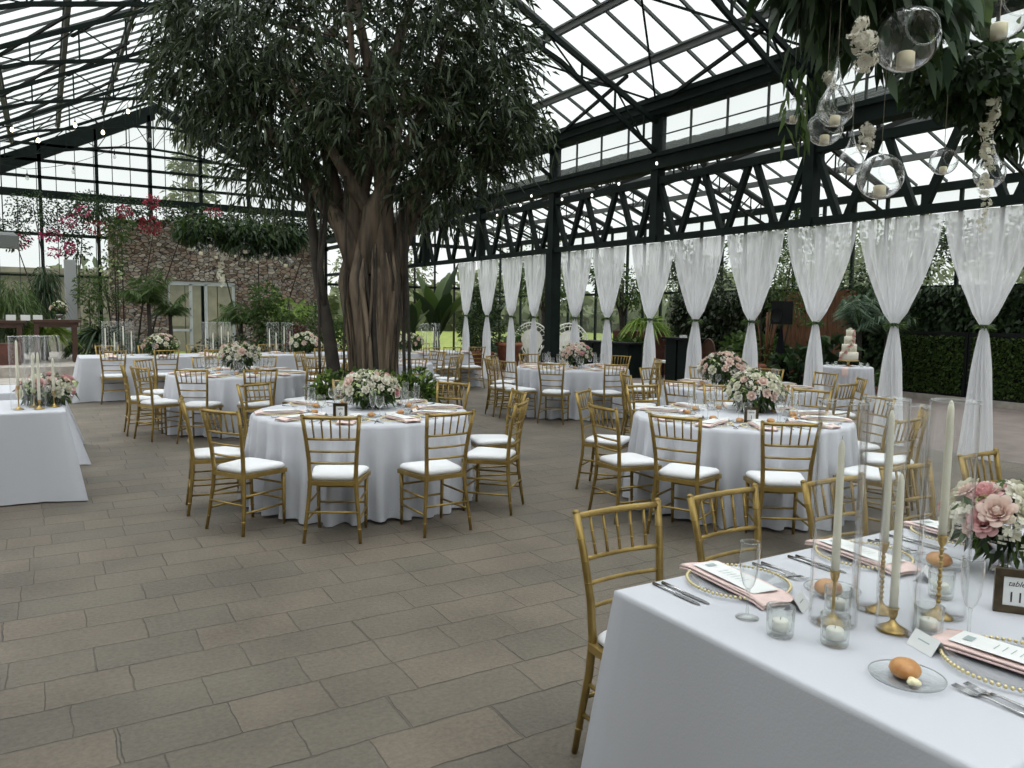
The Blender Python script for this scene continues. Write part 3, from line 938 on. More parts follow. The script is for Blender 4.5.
def mk_round_table():
    t = thing('round_table', '', 'table')
    b = MB(); b.lathe([(.001, .755), (.88, .755), (.885, .745), (.88, .735), (.001, .735)], n=40); b.build('tabletop', M['wood'], t)
    for i in range(4):
        a = PI/4+i*PI/2
        b = MB(); b.tube([(.5*math.cos(a), .5*math.sin(a), 0), (.5*math.cos(a), .5*math.sin(a), .737)], .016, 8); b.build('leg', M['black'], t)
    return t
RT = Proto(mk_round_table)
TABLES = [
    # centre, phrase, chair angles, setting seed
    dict(k='T1', c=(2.38, 6.5), p='the round table before the tree', a=[173, 205.5, 241.5, 276, 312, 348, 30, 74, 115], full=True),
    dict(k='T3', c=(5.25, 4.78), p='the round table beyond the candle cylinders', a=[176, 204, 236, 276, 312, 345, 14, 50, 86, 126], full=True),
    dict(k='T4', c=(2.3, 11.15), p='the round table left of the tree', a=[180, 206, 236, 268, 300, 332, 28, 64, 98, 140], full=False),
    dict(k='T5', c=(7.5, 10.5), p='the round table beside the dark column', a=[168, 192, 222, 261, 300, 336, 18, 54, 88, 128], full=False),
    dict(k='T6', c=(7.5, 6.9), p='the round table nearest the cake', a=[158, 197, 236, 276, 316, 352, 26, 62, 98, 136], full=False),
    dict(k='T7', c=(4.95, 12.7), p='the round table behind the tree', a=[200, 236, 272, 308, 344, 20, 60, 100, 140], full=False),
]
clothmesh = [round_cloth(s).mesh('tablecloth', M['cloth']) for s in (1, 2, 3)]
for ti, T in enumerate(TABLES):
    c = T['c']; P = T['p']
    RT.put((c[0], c[1], 0), .3*ti, 'folding table under the floor-length white cloth, '+P)
    o = place('tablecloth', clothmesh[ti % 3], None, (c[0], c[1], 0), (0, 0, .7*ti)); tag(o, 'floor-length white tablecloth with soft folds on '+P, 'tablecloth')
    for a in T['a']:
        ar = math.radians(a)
        x, y = c[0]+1.215*math.cos(ar), c[1]+1.215*math.sin(ar)
        h = clock(c, ar)
        vw = {'six': 'back to us', 'twelve': 'facing us', 'three': 'seen side-on', 'nine': 'seen side-on'}.get(h, 'turned slightly away' if h in ('five', 'seven', 'four', 'eight') else 'turned towards us')
        j = (hash((ti, a)) if False else (ti*37+a*13) % 11 - 5)*.012
        (CH_FULL if T['full'] else CH_LITE).put((x, y, 0), ar+PI/2+j, "gold chair %s, at %s o'clock of %s" % (vw, h, P))
# ================================================================== PLACE SETTINGS
def mk_charger():
    t = thing('charger_plate', '', 'plate')
    b = MB(); b.lathe([(.001, .004), (.10, .004), (.155, .013), (.162, .013), (.155, .009), (.10, .001), (.001, .001)], n=40); b.build('glass_disc', M['plateglass'], t)
    b = MB()
    for k in range(72):
        a = 2*PI*k/72; b.ball((.163*math.cos(a), .163*math.sin(a), .013), .0058, 6, 4)
    b.build('bead_rim', M['bead'], t)
    return t
def mk_charger_lite():
    b = MB(); b.lathe([(.001, .004), (.10, .004), (.155, .013), (.17, .014), (.155, .009), (.10, .001), (.001, .001)], n=24); 
    o = b.build('charger_plate', M['plateglass']); tag(o, '', 'plate')
    b = MB(); b.lathe([(.160, .010), (.167, .020), (.172, .010), (.160, .010)], n=30); b.build('bead_rim', M['bead'], o); return o
def napkin_mb(seed=0):
    mb = MB(); rng = random.Random(seed)
    w, L = .066, .205
    def top(u, v, z0):
        x = (u-.5)*2*w; y = (v-.5)*2*L
        drape = -max(0, abs(y)-.16)*.22
        z = z0 + drape + .003*math.sin(u*5+v*7)
        return (x, y, z)
    for layer in range(2):
        z0 = .017+layer*.009; ww = 1-.03*layer
        mb.grid(lambda u, v: (lambda p: (p[0]*ww, p[1], p[2]))(top(u, v, z0)), 6, 12)
        # rolled long edges
        for s in (-1, 1):
            mb.tube([(s*w*ww, (i/10-.5)*2*L, z0-.003-max(0, abs((i/10-.5)*2*L)-.16)*.22) for i in range(11)], .0035, 6)
    return mb
NAPM = napkin_mb().mesh('napkin', M['blush'])
def mk_napkin(menu=True):
    def f():
        o = place('napkin', NAPM); tag(o, '', 'napkin'); return o
    return f
def mk_menu():
    b = MB()
    def s(u, v):
        y = (v-.5)*.30; return ((u-.5)*.10, y, .0300+.001*math.sin(v*3))
    b.grid(s, 2, 6); b.grid(lambda u, v: tuple(np.array(s(1-u, v))-np.array((0, 0, .0008))), 2, 6)
    o = b.build('menu_card', M['card']); tag(o, '', 'menu card')
    b = MB()
    b.add([(-.018, .105, .0325), (.018, .105, .0325), (.018, .128, .0325), (-.018, .128, .0325)], [(0, 1, 2, 3)])
    for i in range(6): b.add([(-.02, .05-.02*i, .0326), (.02, .05-.02*i, .0326), (.02, .0525-.02*i, .0326), (-.02, .0525-.02*i, .0326)], [(0, 1, 2, 3)])
    b.build('printed_lines', M['inkgrey'], o)
    return o
def mk_flute():
    t = thing('champagne_flute', '', 'glass')
    b = MB(); b.lathe([(.001, .085), (.008, .088), (.016, .10), (.024, .13), (.0285, .17), (.029, .205), (.0275, .225)], n=20); b.build('bowl', M['stemglass'], t)
    b = MB(); b.lathe([(.0275, .2245), (.0285, .2265), (.0270, .2275), (.0265, .2245)], n=20); b.build('rim', M['globeglass'], t)
    b = MB(); b.lathe([(.001, 0), (.034, .0), (.034, .002), (.015, .006), (.005, .012), (.004, .04), (.004, .07), (.006, .086), (.001, .087)], n=20); b.build('stem', M['glass2'], t)
    return t
def mk_wine():
    t = thing('water_goblet', '', 'glass')
    b = MB(); b.lathe([(.001, .075), (.02, .08), (.034, .10), (.039, .125), (.036, .155), (.032, .17)], n=16); b.build('bowl', M['stemglass'], t)
    b = MB(); b.lathe([(.001, 0), (.035, .0), (.035, .002), (.012, .007), (.005, .015), (.0045, .06), (.008, .076), (.001, .077)], n=16); b.build('stem', M['glass2'], t)
    return t
def mk_bplate():
    b = MB(); b.lathe([(.001, .003), (.05, .003), (.083, .012), (.086, .014), (.083, .0095), (.05, .0005), (.001, .0005)], n=32)
    o = b.build('bread_plate', M['plateglass']); tag(o, '', 'plate')
    b = MB(); b.lathe([(.0845, .0125), (.0868, .0145), (.0855, .0115), (.0845, .0125)], n=32); b.build('rim', M['greypost'], o)
    return o
def mk_roll():
    b = MB()
    prof = [(.001, .0), (.024, .001), (.036, .008), (.041, .018), (.038, .030), (.028, .040), (.012, .0445), (.001, .045)]
    b.lathe(prof, n=16)
    o = b.build('bread_roll', M['bread']); tag(o, '', 'bread roll'); return o
def mk_butter():
    b = MB()
    for k in range(5): b.ball((.007*math.cos(k*1.3), .007*math.sin(k*1.3), .006+.003*(k % 2)), .010, 8, 5, sz=.7)
    o = b.build('butter_curl', M['butter']); tag(o, '', 'butter'); return o
def mk_knife():
    b = MB()
    def blade(u, v):
        y = -.105+v*.21
        w = .0045 if y < 0 else .0085*(1-max(0, (y-.07)/.04)**2*.8)
        return ((u-.5)*2*w, y, .0035+(.0015 if y < 0 else .0))
    b.grid(blade, 2, 16); b.tube([(0, -.105, .004), (0, -.05, .0045), (0, 0, .0045)], [.0055, .005, .0035], 6)
    b.grid(lambda u, v: (lambda p: (p[0], p[1], .001))(blade(u, v)), 2, 16)
    o = b.build('knife', M['steel']); tag(o, '', 'knife'); return o
def mk_fork():
    b = MB()
    b.tube([(0, -.10, .004), (0, -.04, .005), (0, .02, .008), (0, .04, .006)], [.0055, .004, .003, .004], 6)
    b.grid(lambda u, v: ((u-.5)*.02*(.4+.6*v), .035+v*.022, .006-.004*v), 3, 3)
    for i in range(4):
        x = -.0088+i*.00587; b.tube([(x, .055, .003), (x, .10, .008)], [.0022, .0012], 5)
    o = b.build('fork', M['steel']); tag(o, '', 'fork'); return o
def mk_placecard():
    b = MB()
    h = .04
    for s in (-1, 1):
        vs = [(-.045, 0, h), (.045, 0, h), (.045, s*.028, 0), (-.045, s*.028, 0)]
        b.add(vs, [(0, 1, 2, 3)]); b.add([(x, y-s*.001, z-.001) for x, y, z in vs], [(3, 2, 1, 0)])
    o = b.build('place_card', M['card']); tag(o, '', 'place card')
    b = MB()
    for s in (-1, 1): b.add([(-.02, s*.0117, .0240), (.02, s*.0117, .0240), (.02, s*.0135, .0215), (-.02, s*.0135, .0215)], [(0, 1, 2, 3)])
    b.build('handwritten_line', M['inkgrey'], o)
    return o
def mk_votive():
    t = thing('votive_holder', '', 'candle holder')
    prof = []
    b = MB(); N_ = 48; vs = []; fs = []
    rings = [(.001, .0), (.031, .0), (.033, .006), (.034, .045), (.0355, .088), (.0335, .088), (.032, .045), (.030, .02), (.001, .018)]
    for r, z in rings:
        for k in range(N_):
            rr = r*(1+(.035 if k % 4 < 2 else -.0)*(1 if r > .03 else 0)); a = 2*PI*k/N_
            vs.append((rr*math.cos(a), rr*math.sin(a), z))
    for i in range(len(rings)-1):
        for k in range(N_): fs.append((i*N_+k, i*N_+(k+1) % N_, (i+1)*N_+(k+1) % N_, (i+1)*N_+k))
    b.add(vs, fs, 0, True); b.build('fluted_cup', M['glass2'], t)
    b = MB(); b.lathe([(.001, .019), (.021, .019), (.0215, .044), (.019, .048), (.001, .047)], n=20); c_ = b.build('candle', M['waxw'], t)
    b = MB(); b.tube([(0, 0, .046), (.001, 0, .055)], .001, 5); b.build('wick', M['wick'], c_)
    return t
def mk_frame(text):
    def f():
        t = thing('table_number_frame', '', 'table number')
        b = MB(); w, h, e = .057, .067, .023
        b.box(-w, w, -.008, .006, 0, e); b.box(-w, w, -.008, .006, 2*h-e, 2*h); b.box(-w, -w+e, -.008, .006, e, 2*h-e); b.box(w-e, w, -.008, .006, e, 2*h-e)
        b.build('frame', M['frameedge'], t)
        b = MB(); c3 = .012
        x0, x1, z0, z1 = -w+e-.001, w-e+.001, e-.001, 2*h-e+.001
        b.box(x0, x1, -.004, .002, z0, z1); b.build('card', M['card'], t)
        b = MB(); b.add([(-.03, .006, .02), (.03, .006, .02), (.03, .006, .10), (-.03, .006, .10), (.02, .07, 0), (-.02, .07, 0)], [(0, 1, 2, 3), (0, 5, 4, 1), (3, 2, 4, 5)]); b.build('easel_back', M['black'], t)
        for txt, sz, z in (('table', .023, .083), (text, .045, .034)):
            cu = bpy.data.curves.new('printed_text', 'FONT'); cu.body = txt; cu.size = sz; cu.align_x = 'CENTER'; cu.extrude = .0003
            cu.space_character = 1.0
            if txt == 'table': cu.shear = .35
            tmp = bpy.data.objects.new('printed_text', cu); COL.objects.link(tmp)
            dg = bpy.context.evaluated_depsgraph_get(); me = bpy.data.meshes.new_from_object(tmp.evaluated_get(dg))
            bpy.data.objects.remove(tmp)
            me.materials.clear(); tx = place('printed_text', me, t)
            tx.location = (0, -.0046, z); tx.rotation_euler = (PI/2, 0, 0); tx.data.materials.append(M['ink'])
        return t
    return f
CHG, CHL, NAP, MENU = Proto(mk_charger), Proto(mk_charger_lite), Proto(mk_napkin()), Proto(mk_menu)
FLU, WIN, BPL, ROL, BUT, KNI, FOR, PCD, VOT = map(Proto, (mk_flute, mk_wine, mk_bplate, mk_roll, mk_butter, mk_knife, mk_fork, mk_placecard, mk_votive))
TZ = .766
def setting(c, a, where, lite=0, napk=True):
    """a place laid at angle a of a round table; radial direction outwards"""
    ca, sa = math.cos(a), math.sin(a)
    def at(r, t, z=0): return (c[0]+r*ca-t*sa, c[1]+r*sa+t*ca, TZ+z)
    rz_ = a+PI/2
    (CHG if not lite else CHL).put(at(.70, 0), rz_, 'gold-beaded glass charger plate '+where)
    NAP.put(at(.70, 0, .0), rz_, 'folded blush napkin on the charger '+where)
    MENU.put(at(.69, 0, .001), rz_, 'white menu card on the napkin '+where)
    FLU.put(at(.46, -.13), 0, 'empty champagne flute '+where)
    WIN.put(at(.43, -.05), 0, 'stemmed water goblet '+where)
    BPL.put(at(.44, .14), 0, 'clear glass bread plate '+where)
    ROL.put(at(.44, .14, .006), a*3, 'golden bread roll on its plate '+where, scale=.82)
    if not lite:
        KNI.put(at(.70, -.215), rz_, 'steel knife beside the plate '+where)
        FOR.put(at(.70, .215), rz_, 'steel fork beside the plate '+where)
        PCD.put(at(.485, .02), rz_, 'folded white place card '+where)
for ti, T in enumerate(TABLES):
    c = T['c']
    for a in T['a']:
        ar = math.radians(a); h = clock(c, ar)
        if T['k'] == 'T7' and 40 < a < 150: continue
        setting(c, ar, "at %s o'clock of %s" % (h, T['p'].replace('the round', 'the')), 0 if T['full'] else 1)
FR6, FR1, FR11 = Proto(mk_frame('6')), Proto(mk_frame('1')), Proto(mk_frame('11'))
FR6.put((2.02, 6.02, TZ), math.radians(-28), 'dark framed table number card on the table before the tree')
FR1.put((4.98, 4.42, TZ), math.radians(-40), 'framed table number card under the flowers beyond the candle cylinders')
# ================================================================== FLOWERS
def rose_mesh(name, mat, seed=0, R=.036, open_=1.0):
    rng = random.Random(seed); b = MB()
    b.lathe([(.001, .0), (.010, .002), (.014, .012), (.011, .022), (.004, .028), (.001, .027)], n=8)
    layers = [(3, .009, .031, .02), (3, .013, .032, .08), (4, .0175, .032, .16), (5, .023, .031, .3), (6, .029, .028, .55), (7, .036, .022, .95)]
    for li, (n_, r, h, op) in enumerate(layers):
        r *= R/.036; h *= R/.036
        for k in range(n_):
            a0 = 2*PI*k/n_ + li*.6 + rng.uniform(-.15, .15)
            half = PI/n_*1.25
            def pet(u, v, a0=a0, half=half, r=r, h=h, op=op, j=rng.uniform(-.1, .1)):
                a = a0+(u-.5)*2*half*(.55+.45*math.sin(PI*min(1, v*.9+.1)))
                rr = .006 + (r-.006)*(v**.55) + op*open_*.008*max(0, v-.7)/.3 - .004*(abs(u-.5)*2)**2*v
                z = h*(v**.9)*(1+j) - op*open_*.006*max(0, v-.75)/.25 - .003*(abs(u-.5)*2)**2
                return (rr*math.cos(a), rr*math.sin(a), z)
            b.grid(pet, 3, 4)
    return b.mesh(name, mat)
def small_bloom(name, mat, seed, n_=16, R=.03, pr=.011):
    rng = random.Random(seed); b = MB()
    for k in range(n_):
        u = Vector((rng.gauss(0, 1), rng.gauss(0, 1), abs(rng.gauss(0, 1))*.8+.1)).normalized()
        c0 = u*R*rng.uniform(.55, 1)
        for p in range(4):
            t = u.orthogonal().normalized(); w_ = u.cross(t)
            a = p*PI/2+rng.uniform(-.2, .2); d = (t*math.cos(a)+w_*math.sin(a)); e_ = (t*-math.sin(a)+w_*math.cos(a))
            b.add([c0, c0+d*pr*.6+e_*pr*.45+u*.003, c0+d*pr*1.15+u*.002, c0+d*pr*.6-e_*pr*.45+u*.003], [(0, 1, 2, 3)], 0, True)
    return b.mesh(name, mat)
ROSE = {'w': [rose_mesh('rose', M['petal_w'], 1), rose_mesh('rose', M['petal_w'], 2, .033, .6)],
        'i': [rose_mesh('rose', M['petal_i'], 3), rose_mesh('rose', M['petal_i'], 4, .03, .4)],
        'p': [rose_mesh('rose', M['petal_p'], 5, .037, 1.1), rose_mesh('rose', M['petal_p'], 6, .030, .5)],
        'b': [rose_mesh('rose', M['petal_b'], 7), rose_mesh('rose', M['petal_b'], 8, .032, .6)],
        'g': [rose_mesh('rose', M['petal_g'], 9, .026, .4)]}
FILL = [small_bloom('stock_bloom', M['petal_w'], 11), small_bloom('stock_bloom', M['petal_i'], 12), small_bloom('stock_bloom', M['petal_g'], 13, 12, .024, .009)]
def arrangement(loc, label, rad=.2, ht=.17, nr=24, mix='wwiibbpp', seed=0, vase='bowl', z0=.10, nf=16, sc=1.25, view=None):
    rng = random.Random(seed)
    t = thing('flower_arrangement', label, 'flowers', loc)
    b = MB()
    if vase == 'bowl': b.lathe([(.001, 0), (.045, 0), (.05, .006), (.02, .02), (.02, .04), (.06, .07), (.085, .11), (.08, .12)], n=20); b.build('vase', M['silver'], t)
    else: b.lathe([(.001, .002), (.05, .002), (.055, .06), (.05, z0+.02)], n=20); b.build('vase', M['glass2'], t)
    me = bush_mesh('foliage', [(0, 0, z0+ht*.45, rad*.95, rad*.95, ht*.75)], int(200*(rad/.2)**2), .07*sc/1.25, .03*sc/1.25, M['leaf_mid'], seed, .35, 1.2, -.1, .2)
    place('foliage', me, t)
    me = bush_mesh('foliage', [(0, 0, z0+ht*.35, rad*.8, rad*.8, ht*.6)], int(130*(rad/.2)**2), .07*sc/1.25, .028*sc/1.25, M['leaf_dark'], seed+50, .35, 1.2, -.2, .2)
    place('foliage', me, t)
    ga = PI*(3-math.sqrt(5))
    tot = nr+nf
    order = list(range(tot)); rng.shuffle(order)
    for q, i in enumerate(order):
        f = (i+.5)/tot
        zz = 1-1.18*f; a = i*ga+seed
        s_ = math.sqrt(max(0, 1-zz*zz))
        k = rng.uniform(.86, 1.04)
        u = Vector((s_*math.cos(a), s_*math.sin(a), zz))
        p = (u.x*rad*k, u.y*rad*k, z0+ht*.35+u.z*ht*.75*k)
        rot = Vector((u.x, u.y, u.z*.9+.12)).to_track_quat('Z', 'Y').to_euler()
        if q < nr:
            ms = ROSE[rng.choice(mix)]; place('rose', rng.choice(ms), t, p, rot, rng.uniform(.85, 1.25)*sc)
        else: place('filler_bloom', rng.choice(FILL), t, p, rot, rng.uniform(.9, 1.4)*sc)
    return t
arrangement((2.49, 6.62, TZ), 'large cream and pink rose centrepiece on the round table before the tree', .25, .20, 30, 'wwwiibpp', 1, z0=.10, nf=24)
arrangement((5.58, 4.92, TZ), 'large cream and dusty pink rose centrepiece beyond the candle cylinders', .25, .24, 32, 'wwgiibbw', 2, z0=.10, nf=14)
arrangement((2.32, 11.2, TZ), 'tall pale pink and cream centrepiece on the round table left of the tree', .26, .24, 26, 'wwibbbi', 3, z0=.14, nf=14)
arrangement((7.55, 10.45, TZ), 'round pink and cream centrepiece on the table beside the dark column', .24, .24, 26, 'wibbp', 4, z0=.13, nf=14)
arrangement((7.28, 6.95, TZ), 'blush and mauve rose centrepiece on the table nearest the cake', .28, .26, 28, 'wbbbpp', 5, z0=.13, nf=14)
arrangement((2.85, 1.37, TZ), 'lush pink and ivory rose bouquet behind the table 11 card', .18, .155, 30, 'ppbwwb', 26, z0=.12, nf=26, sc=1.18)
arrangement((.0, 8.08, TZ), 'low peach and pink arrangement among the candle cylinders on the oblong table', .22, .18, 22, 'bbppww', 7, z0=.06, nf=12)

# ================================================================== LONG TABLES
def mk_oblong(x0, x1, y0, y1, label):
    t = thing('banquet_table', label, 'table', ((x0+x1)/2, (y0+y1)/2, 0))
    hx, hy = (x1-x0)/2-.02, (y1-y0)/2-.02
    b = MB(); b.box(-hx, hx, -hy, hy, .735, .755); b.build('tabletop', M['wood'], t)
    for sx in (-1, 1):
        for sy in (-1, 1):
            b = MB(); b.tube([(sx*(hx-.15), sy*(hy-.1), 0), (sx*(hx-.15), sy*(hy-.1), .737)], .016, 8); b.build('leg', M['black'], t)
mk_oblong(1.545, 5.6, .735, 1.88, 'banquet table hidden under the nearest white cloth')
tag(rect_cloth(1.535, 5.62, .725, 1.89, corner=.09, flare=.03, seed=4, folds=.5).build('tablecloth', M['cloth']), 'smooth white cloth on the nearest long table with candle cylinders', 'tablecloth')
mk_oblong(.52, 4.3, 15.25, 16.25, 'banquet table under the white cloth, left end of the long row')
tag(rect_cloth(.50, 4.34, 15.22, 16.28, corner=.16, flare=.05, seed=6, folds=1.3).build('tablecloth', M['cloth']), 'white floor-length cloth on the end of the long row nearest the steps', 'tablecloth')
mk_oblong(4.38, 8.1, 15.25, 16.25, 'banquet table under the white cloth, end of the long row by the curtains')
tag(rect_cloth(4.36, 8.12, 15.22, 16.28, corner=.16, flare=.05, seed=7, folds=1.3).build('tablecloth', M['cloth']), 'white floor-length cloth on the end of the long row by the curtains', 'tablecloth')
mk_oblong(-2.6, .12, 7.52, 8.55, 'banquet table under the grey-white cloth at the photo edge')
tag(rect_cloth(-2.62, .13, 7.5, 8.58, corner=.17, flare=.02, seed=8, folds=.35).build('tablecloth', M['cloth']), 'plain white cloth on the oblong table cut by the photo edge', 'tablecloth')
mk_oblong(-2.6, .1, 9.35, 10.25, 'second banquet table behind the cut-off one')
tag(rect_cloth(-2.62, .12, 9.32, 10.28, corner=.3, flare=.05, seed=9, folds=1.2).build('tablecloth', M['cloth']), 'white cloth on the second oblong table, its corner flaring out', 'tablecloth')

# chairs of the near table, all facing us, their cushions under the cloth edge
for x, y, a, l in ((1.85, 2.02, PI, 'gold chair at the bare corner of the nearest table, its legs in full view'),
                   (2.42, 2.02, PI+.04, 'gold chair behind the nearest table, second from the bare corner'),
                   (3.05, 1.97, PI-.03, 'gold chair behind the nearest table, seen through the front candle cylinder'),
                   (3.66, 2.0, PI, 'gold chair behind the nearest table, seen through the crowd of glass cylinders'),
                   (4.39, 2.03, PI+.05, 'gold chair behind the nearest table, standing above the pink roses')):
    CH_FULL.put((x, y, 0), a, l)
# settings of the near table
def near_set(x, y, flip, w, s=1, knife=True, roll=True, flute=True):
    """flip=1: the guest sits on the far side and faces us"""
    d = 1 if flip else -1
    CHG.put((x, y, TZ), 0, 'gold-beaded clear charger plate '+w)
    NAP.put((x-.02*d, y-.005, TZ), -.12*d, 'long folded blush napkin '+w)
    MENU.put((x-.02*d, y+.0*d, TZ+.001), -.12*d, 'white menu card on the napkin '+w)
    if knife:
        KNI.put((x-.215*d, y+.02*d, TZ), 0 if not flip else PI, 'steel knife nearest the charger '+w)
        KNI.put((x-.245*d, y+.03*d, TZ), 0 if not flip else PI, 'outer steel knife '+w)
    if not flip: y -= .07
    FOR.put((x+.205*d, y+.02*d, TZ), PI if flip else 0, 'steel fork nearest the charger '+w)
    FOR.put((x+.238*d, y+.01*d, TZ), PI if flip else 0, 'outer steel fork '+w)
near_set(1.92, 1.73, 1, 'at the bare corner of the nearest table')
near_set(2.55, 1.71, 1, 'behind the candlesticks on the nearest table')
near_set(3.14, 1.70, 1, 'beside the pink roses on the nearest table')
near_set(3.78, 1.70, 1, 'beyond the pink roses on the nearest table')
near_set(2.07, .955, 0, 'at the photo edge, on the nearest table')
near_set(2.75, .93, 0, 'beyond the photo edge on the nearest table')
FLU.put((1.728, 1.517, TZ), 0, 'empty champagne flute standing by the bare corner setting')
FLU.put((2.155, 1.115, TZ), 0, 'empty champagne flute beside the table 11 card')
BPL.put((1.765, 1.05, TZ), 0, 'clear bread plate in the foreground with roll and butter')
ROL.put((1.772, 1.06, TZ+.006), .6, 'glossy brown bread roll on the foreground plate', scale=(1.0, .9, .92))
BUT.put((1.742, 1.018, TZ+.009), 0, 'pale butter curl leaning on the foreground roll')
BPL.put((2.13, 1.53, TZ), 0, 'clear bread plate behind the front candle')
ROL.put((2.09, 1.515, TZ+.006), 2, 'bread roll glowing orange behind the front candle', scale=1.05)
BPL.put((2.72, 1.52, TZ), 0, 'clear bread plate behind the tallest candlestick')
ROL.put((2.69, 1.51, TZ+.006), 4, 'bread roll behind the tallest candlestick', scale=1.05)
PCD.put((1.985, 1.13, TZ), math.radians(72), 'white folded place card above the foreground bread plate')
PCD.put((1.925, 1.50, TZ), math.radians(25), 'white folded place card behind the fluted votive nearest the corner')
PCD.put((2.52, 1.46, TZ), math.radians(25), 'white folded place card behind the brass candlesticks')
for (x, y, w) in ((1.711, 1.385, 'nearest the bare corner'), (1.792, 1.272, 'below the front brass candlestick'), (1.985, 1.405, 'behind the front brass candlestick'),
                  (2.08, 1.185, 'beside the foreground place card'), (2.40, 1.335, 'below the far bread roll')):
    VOT.put((x, y, TZ), 0, 'fluted glass votive with white candle '+w, scale=(1.05, 1.05, .95))
FR11.put((2.468, 1.15, TZ), math.radians(-52), 'bronze framed card reading table 11 beside the roses')

# candlesticks, tapers and glass cylinders
def candlestick(h):
    b = MB()
    b.lathe([(.001, 0), (.040, 0), (.042, .003), (.036, .007), (.022, .014), (.010, .024), (.0055, .034), (.0045, .038),
             (.0045, h-.034), (.008, h-.030), (.012, h-.018), (.013, h-.004), (.016, h), (.012, h+.001), (.011, h-.012), (.001, h-.012)], n=28)
    if h > .2:
        for i in range(9): b.ball((0, 0, .045+i*(h-.09)/8), .0075, 10, 5)
    return b
def taper(h, r=.0115):
    b = MB(); b.lathe([(.001, 0), (r, 0), (r*.98, h*.3), (r*.86, h*.8), (r*.75, h-.022), (r*.45, h-.006), (.001, h)], n=16); return b
def cylinder(h, r):
    b = MB(); b.lathe([(.001, .002), (r*.93, .002), (r, .008), (r, h), (r-.0028, h), (r-.0028, .012), (.001, .010)], n=40); return b
for i, (x, y, h, top, w) in enumerate(((1.915, 1.369, .155, 1.30, 'nearest the corner'), (2.122, 1.357, .213, 1.375, 'slender and plain'),
                                       (2.022, 1.254, .065, 1.215, 'shortest, foremost'), (2.237, 1.25, .245, 1.41, 'tallest, beaded'))):
    tag(candlestick(h).build('candlestick', M['gold2'], None, (x, y, TZ)), 'brass candlestick on the nearest table, '+w, 'candlestick')
    o = taper(top-TZ-h+.012).build('taper_candle', M['wax'], None, (x, y, TZ+h-.012)); tag(o, 'ivory taper candle on the brass candlestick that is '+w, 'candle')
    b = MB(); b.tube([(0, 0, top-TZ-h+.010), (.001, 0, top-TZ-h+.024)], .001, 5); b.build('wick', M['wick'], o)
    o = cylinder(.64, .066 if i != 2 else .052).build('glass_cylinder', M['glass'], None, (x+(0, .0, -.005, .02)[i], y+(0, .02, -.01, 0)[i], TZ)); tag(o, 'tall clear glass cylinder around the candle '+w, 'glass cylinder')
    r = .066 if i != 2 else .052
    b = MB(); b.lathe([(r-.003, .637), (r+.0015, .6385), (r+.0015, .642), (r-.003, .6425), (r-.003, .637)], n=40); b.build('polished_rim', M['globeglass'], o)

def mk_candle_trio(hs, label):
    pass
M['glassfar'] = thinglass('thin_clear_glass', (.997, .998, .997), .35)
CYL_FAR = cylinder(.62, .06).mesh('glass_cylinder', M['glassfar'])
rimb = MB(); rimb.lathe([(.056, .617), (.062, .619), (.062, .623), (.056, .624), (.056, .617)], n=20); RIM_FAR = rimb.mesh('rim', M['globeglass'])
STK = [candlestick(h).mesh('candlestick', M['gold2']) for h in (.08, .14, .2)]
def cyl_set(cx, cy, offs, where, grp, flip=1):
    for i, (dx, dy, sh, th) in enumerate(offs):
        nm = ('first', 'second', 'third', 'fourth')[i]
        o = place('glass_cylinder', CYL_FAR, None, (cx+dx, cy+dy, TZ)); tag(o, 'clear glass cylinder around the %s candle %s' % (nm, where), 'glass cylinder')
        place('rim', RIM_FAR, o)
        s = (.08, .14, .2)[sh]
        tag(place('candlestick', STK[sh], None, (cx+dx, cy+dy, TZ)), 'small brass candlestick under the %s candle %s' % (nm, where), 'candlestick')
        tag(taper(th, .012).build('taper_candle', M['wax'], None, (cx+dx, cy+dy, TZ+s-.012)), 'white taper candle, %s from the left %s' % (nm, where), 'candle')
cyl_set(-.06, 7.74, ((-.15, .0, 2, .40), (-.04, .14, 1, .34), (.0, -.03, 0, .42), (.11, .09, 1, .3)), 'on the cut-off oblong table', 'a')
for cx, w in ((1.15, 'at the steps end of the long row'), (2.85, 'left of the tree on the long row'), (4.05, 'just left of the trunk on the long row'), (5.75, 'hidden by the trunk on the long row'), (7.35, 'at the curtain end of the long row')):
    cyl_set(cx, 15.72, ((-.22, 0, 1, .38), (-.07, .08, 0, .36), (.07, 0, 2, .36), (.21, .08, 0, .38)), w, 'b')
arrangement((1.85, 15.75, TZ), 'cream and blush arrangement at the steps end of the long row', .30, .25, 22, 'wwbb', 11, z0=.10, nf=8, sc=1.4)
arrangement((4.55, 15.75, TZ), 'white and blush arrangement just left of the trunk on the long row', .30, .25, 22, 'wwwb', 12, z0=.12, nf=8, sc=1.4)
arrangement((6.85, 15.75, TZ), 'white and blush arrangement at the curtain end of the long row', .30, .25, 22, 'wwwb', 13, z0=.12, nf=8, sc=1.4)
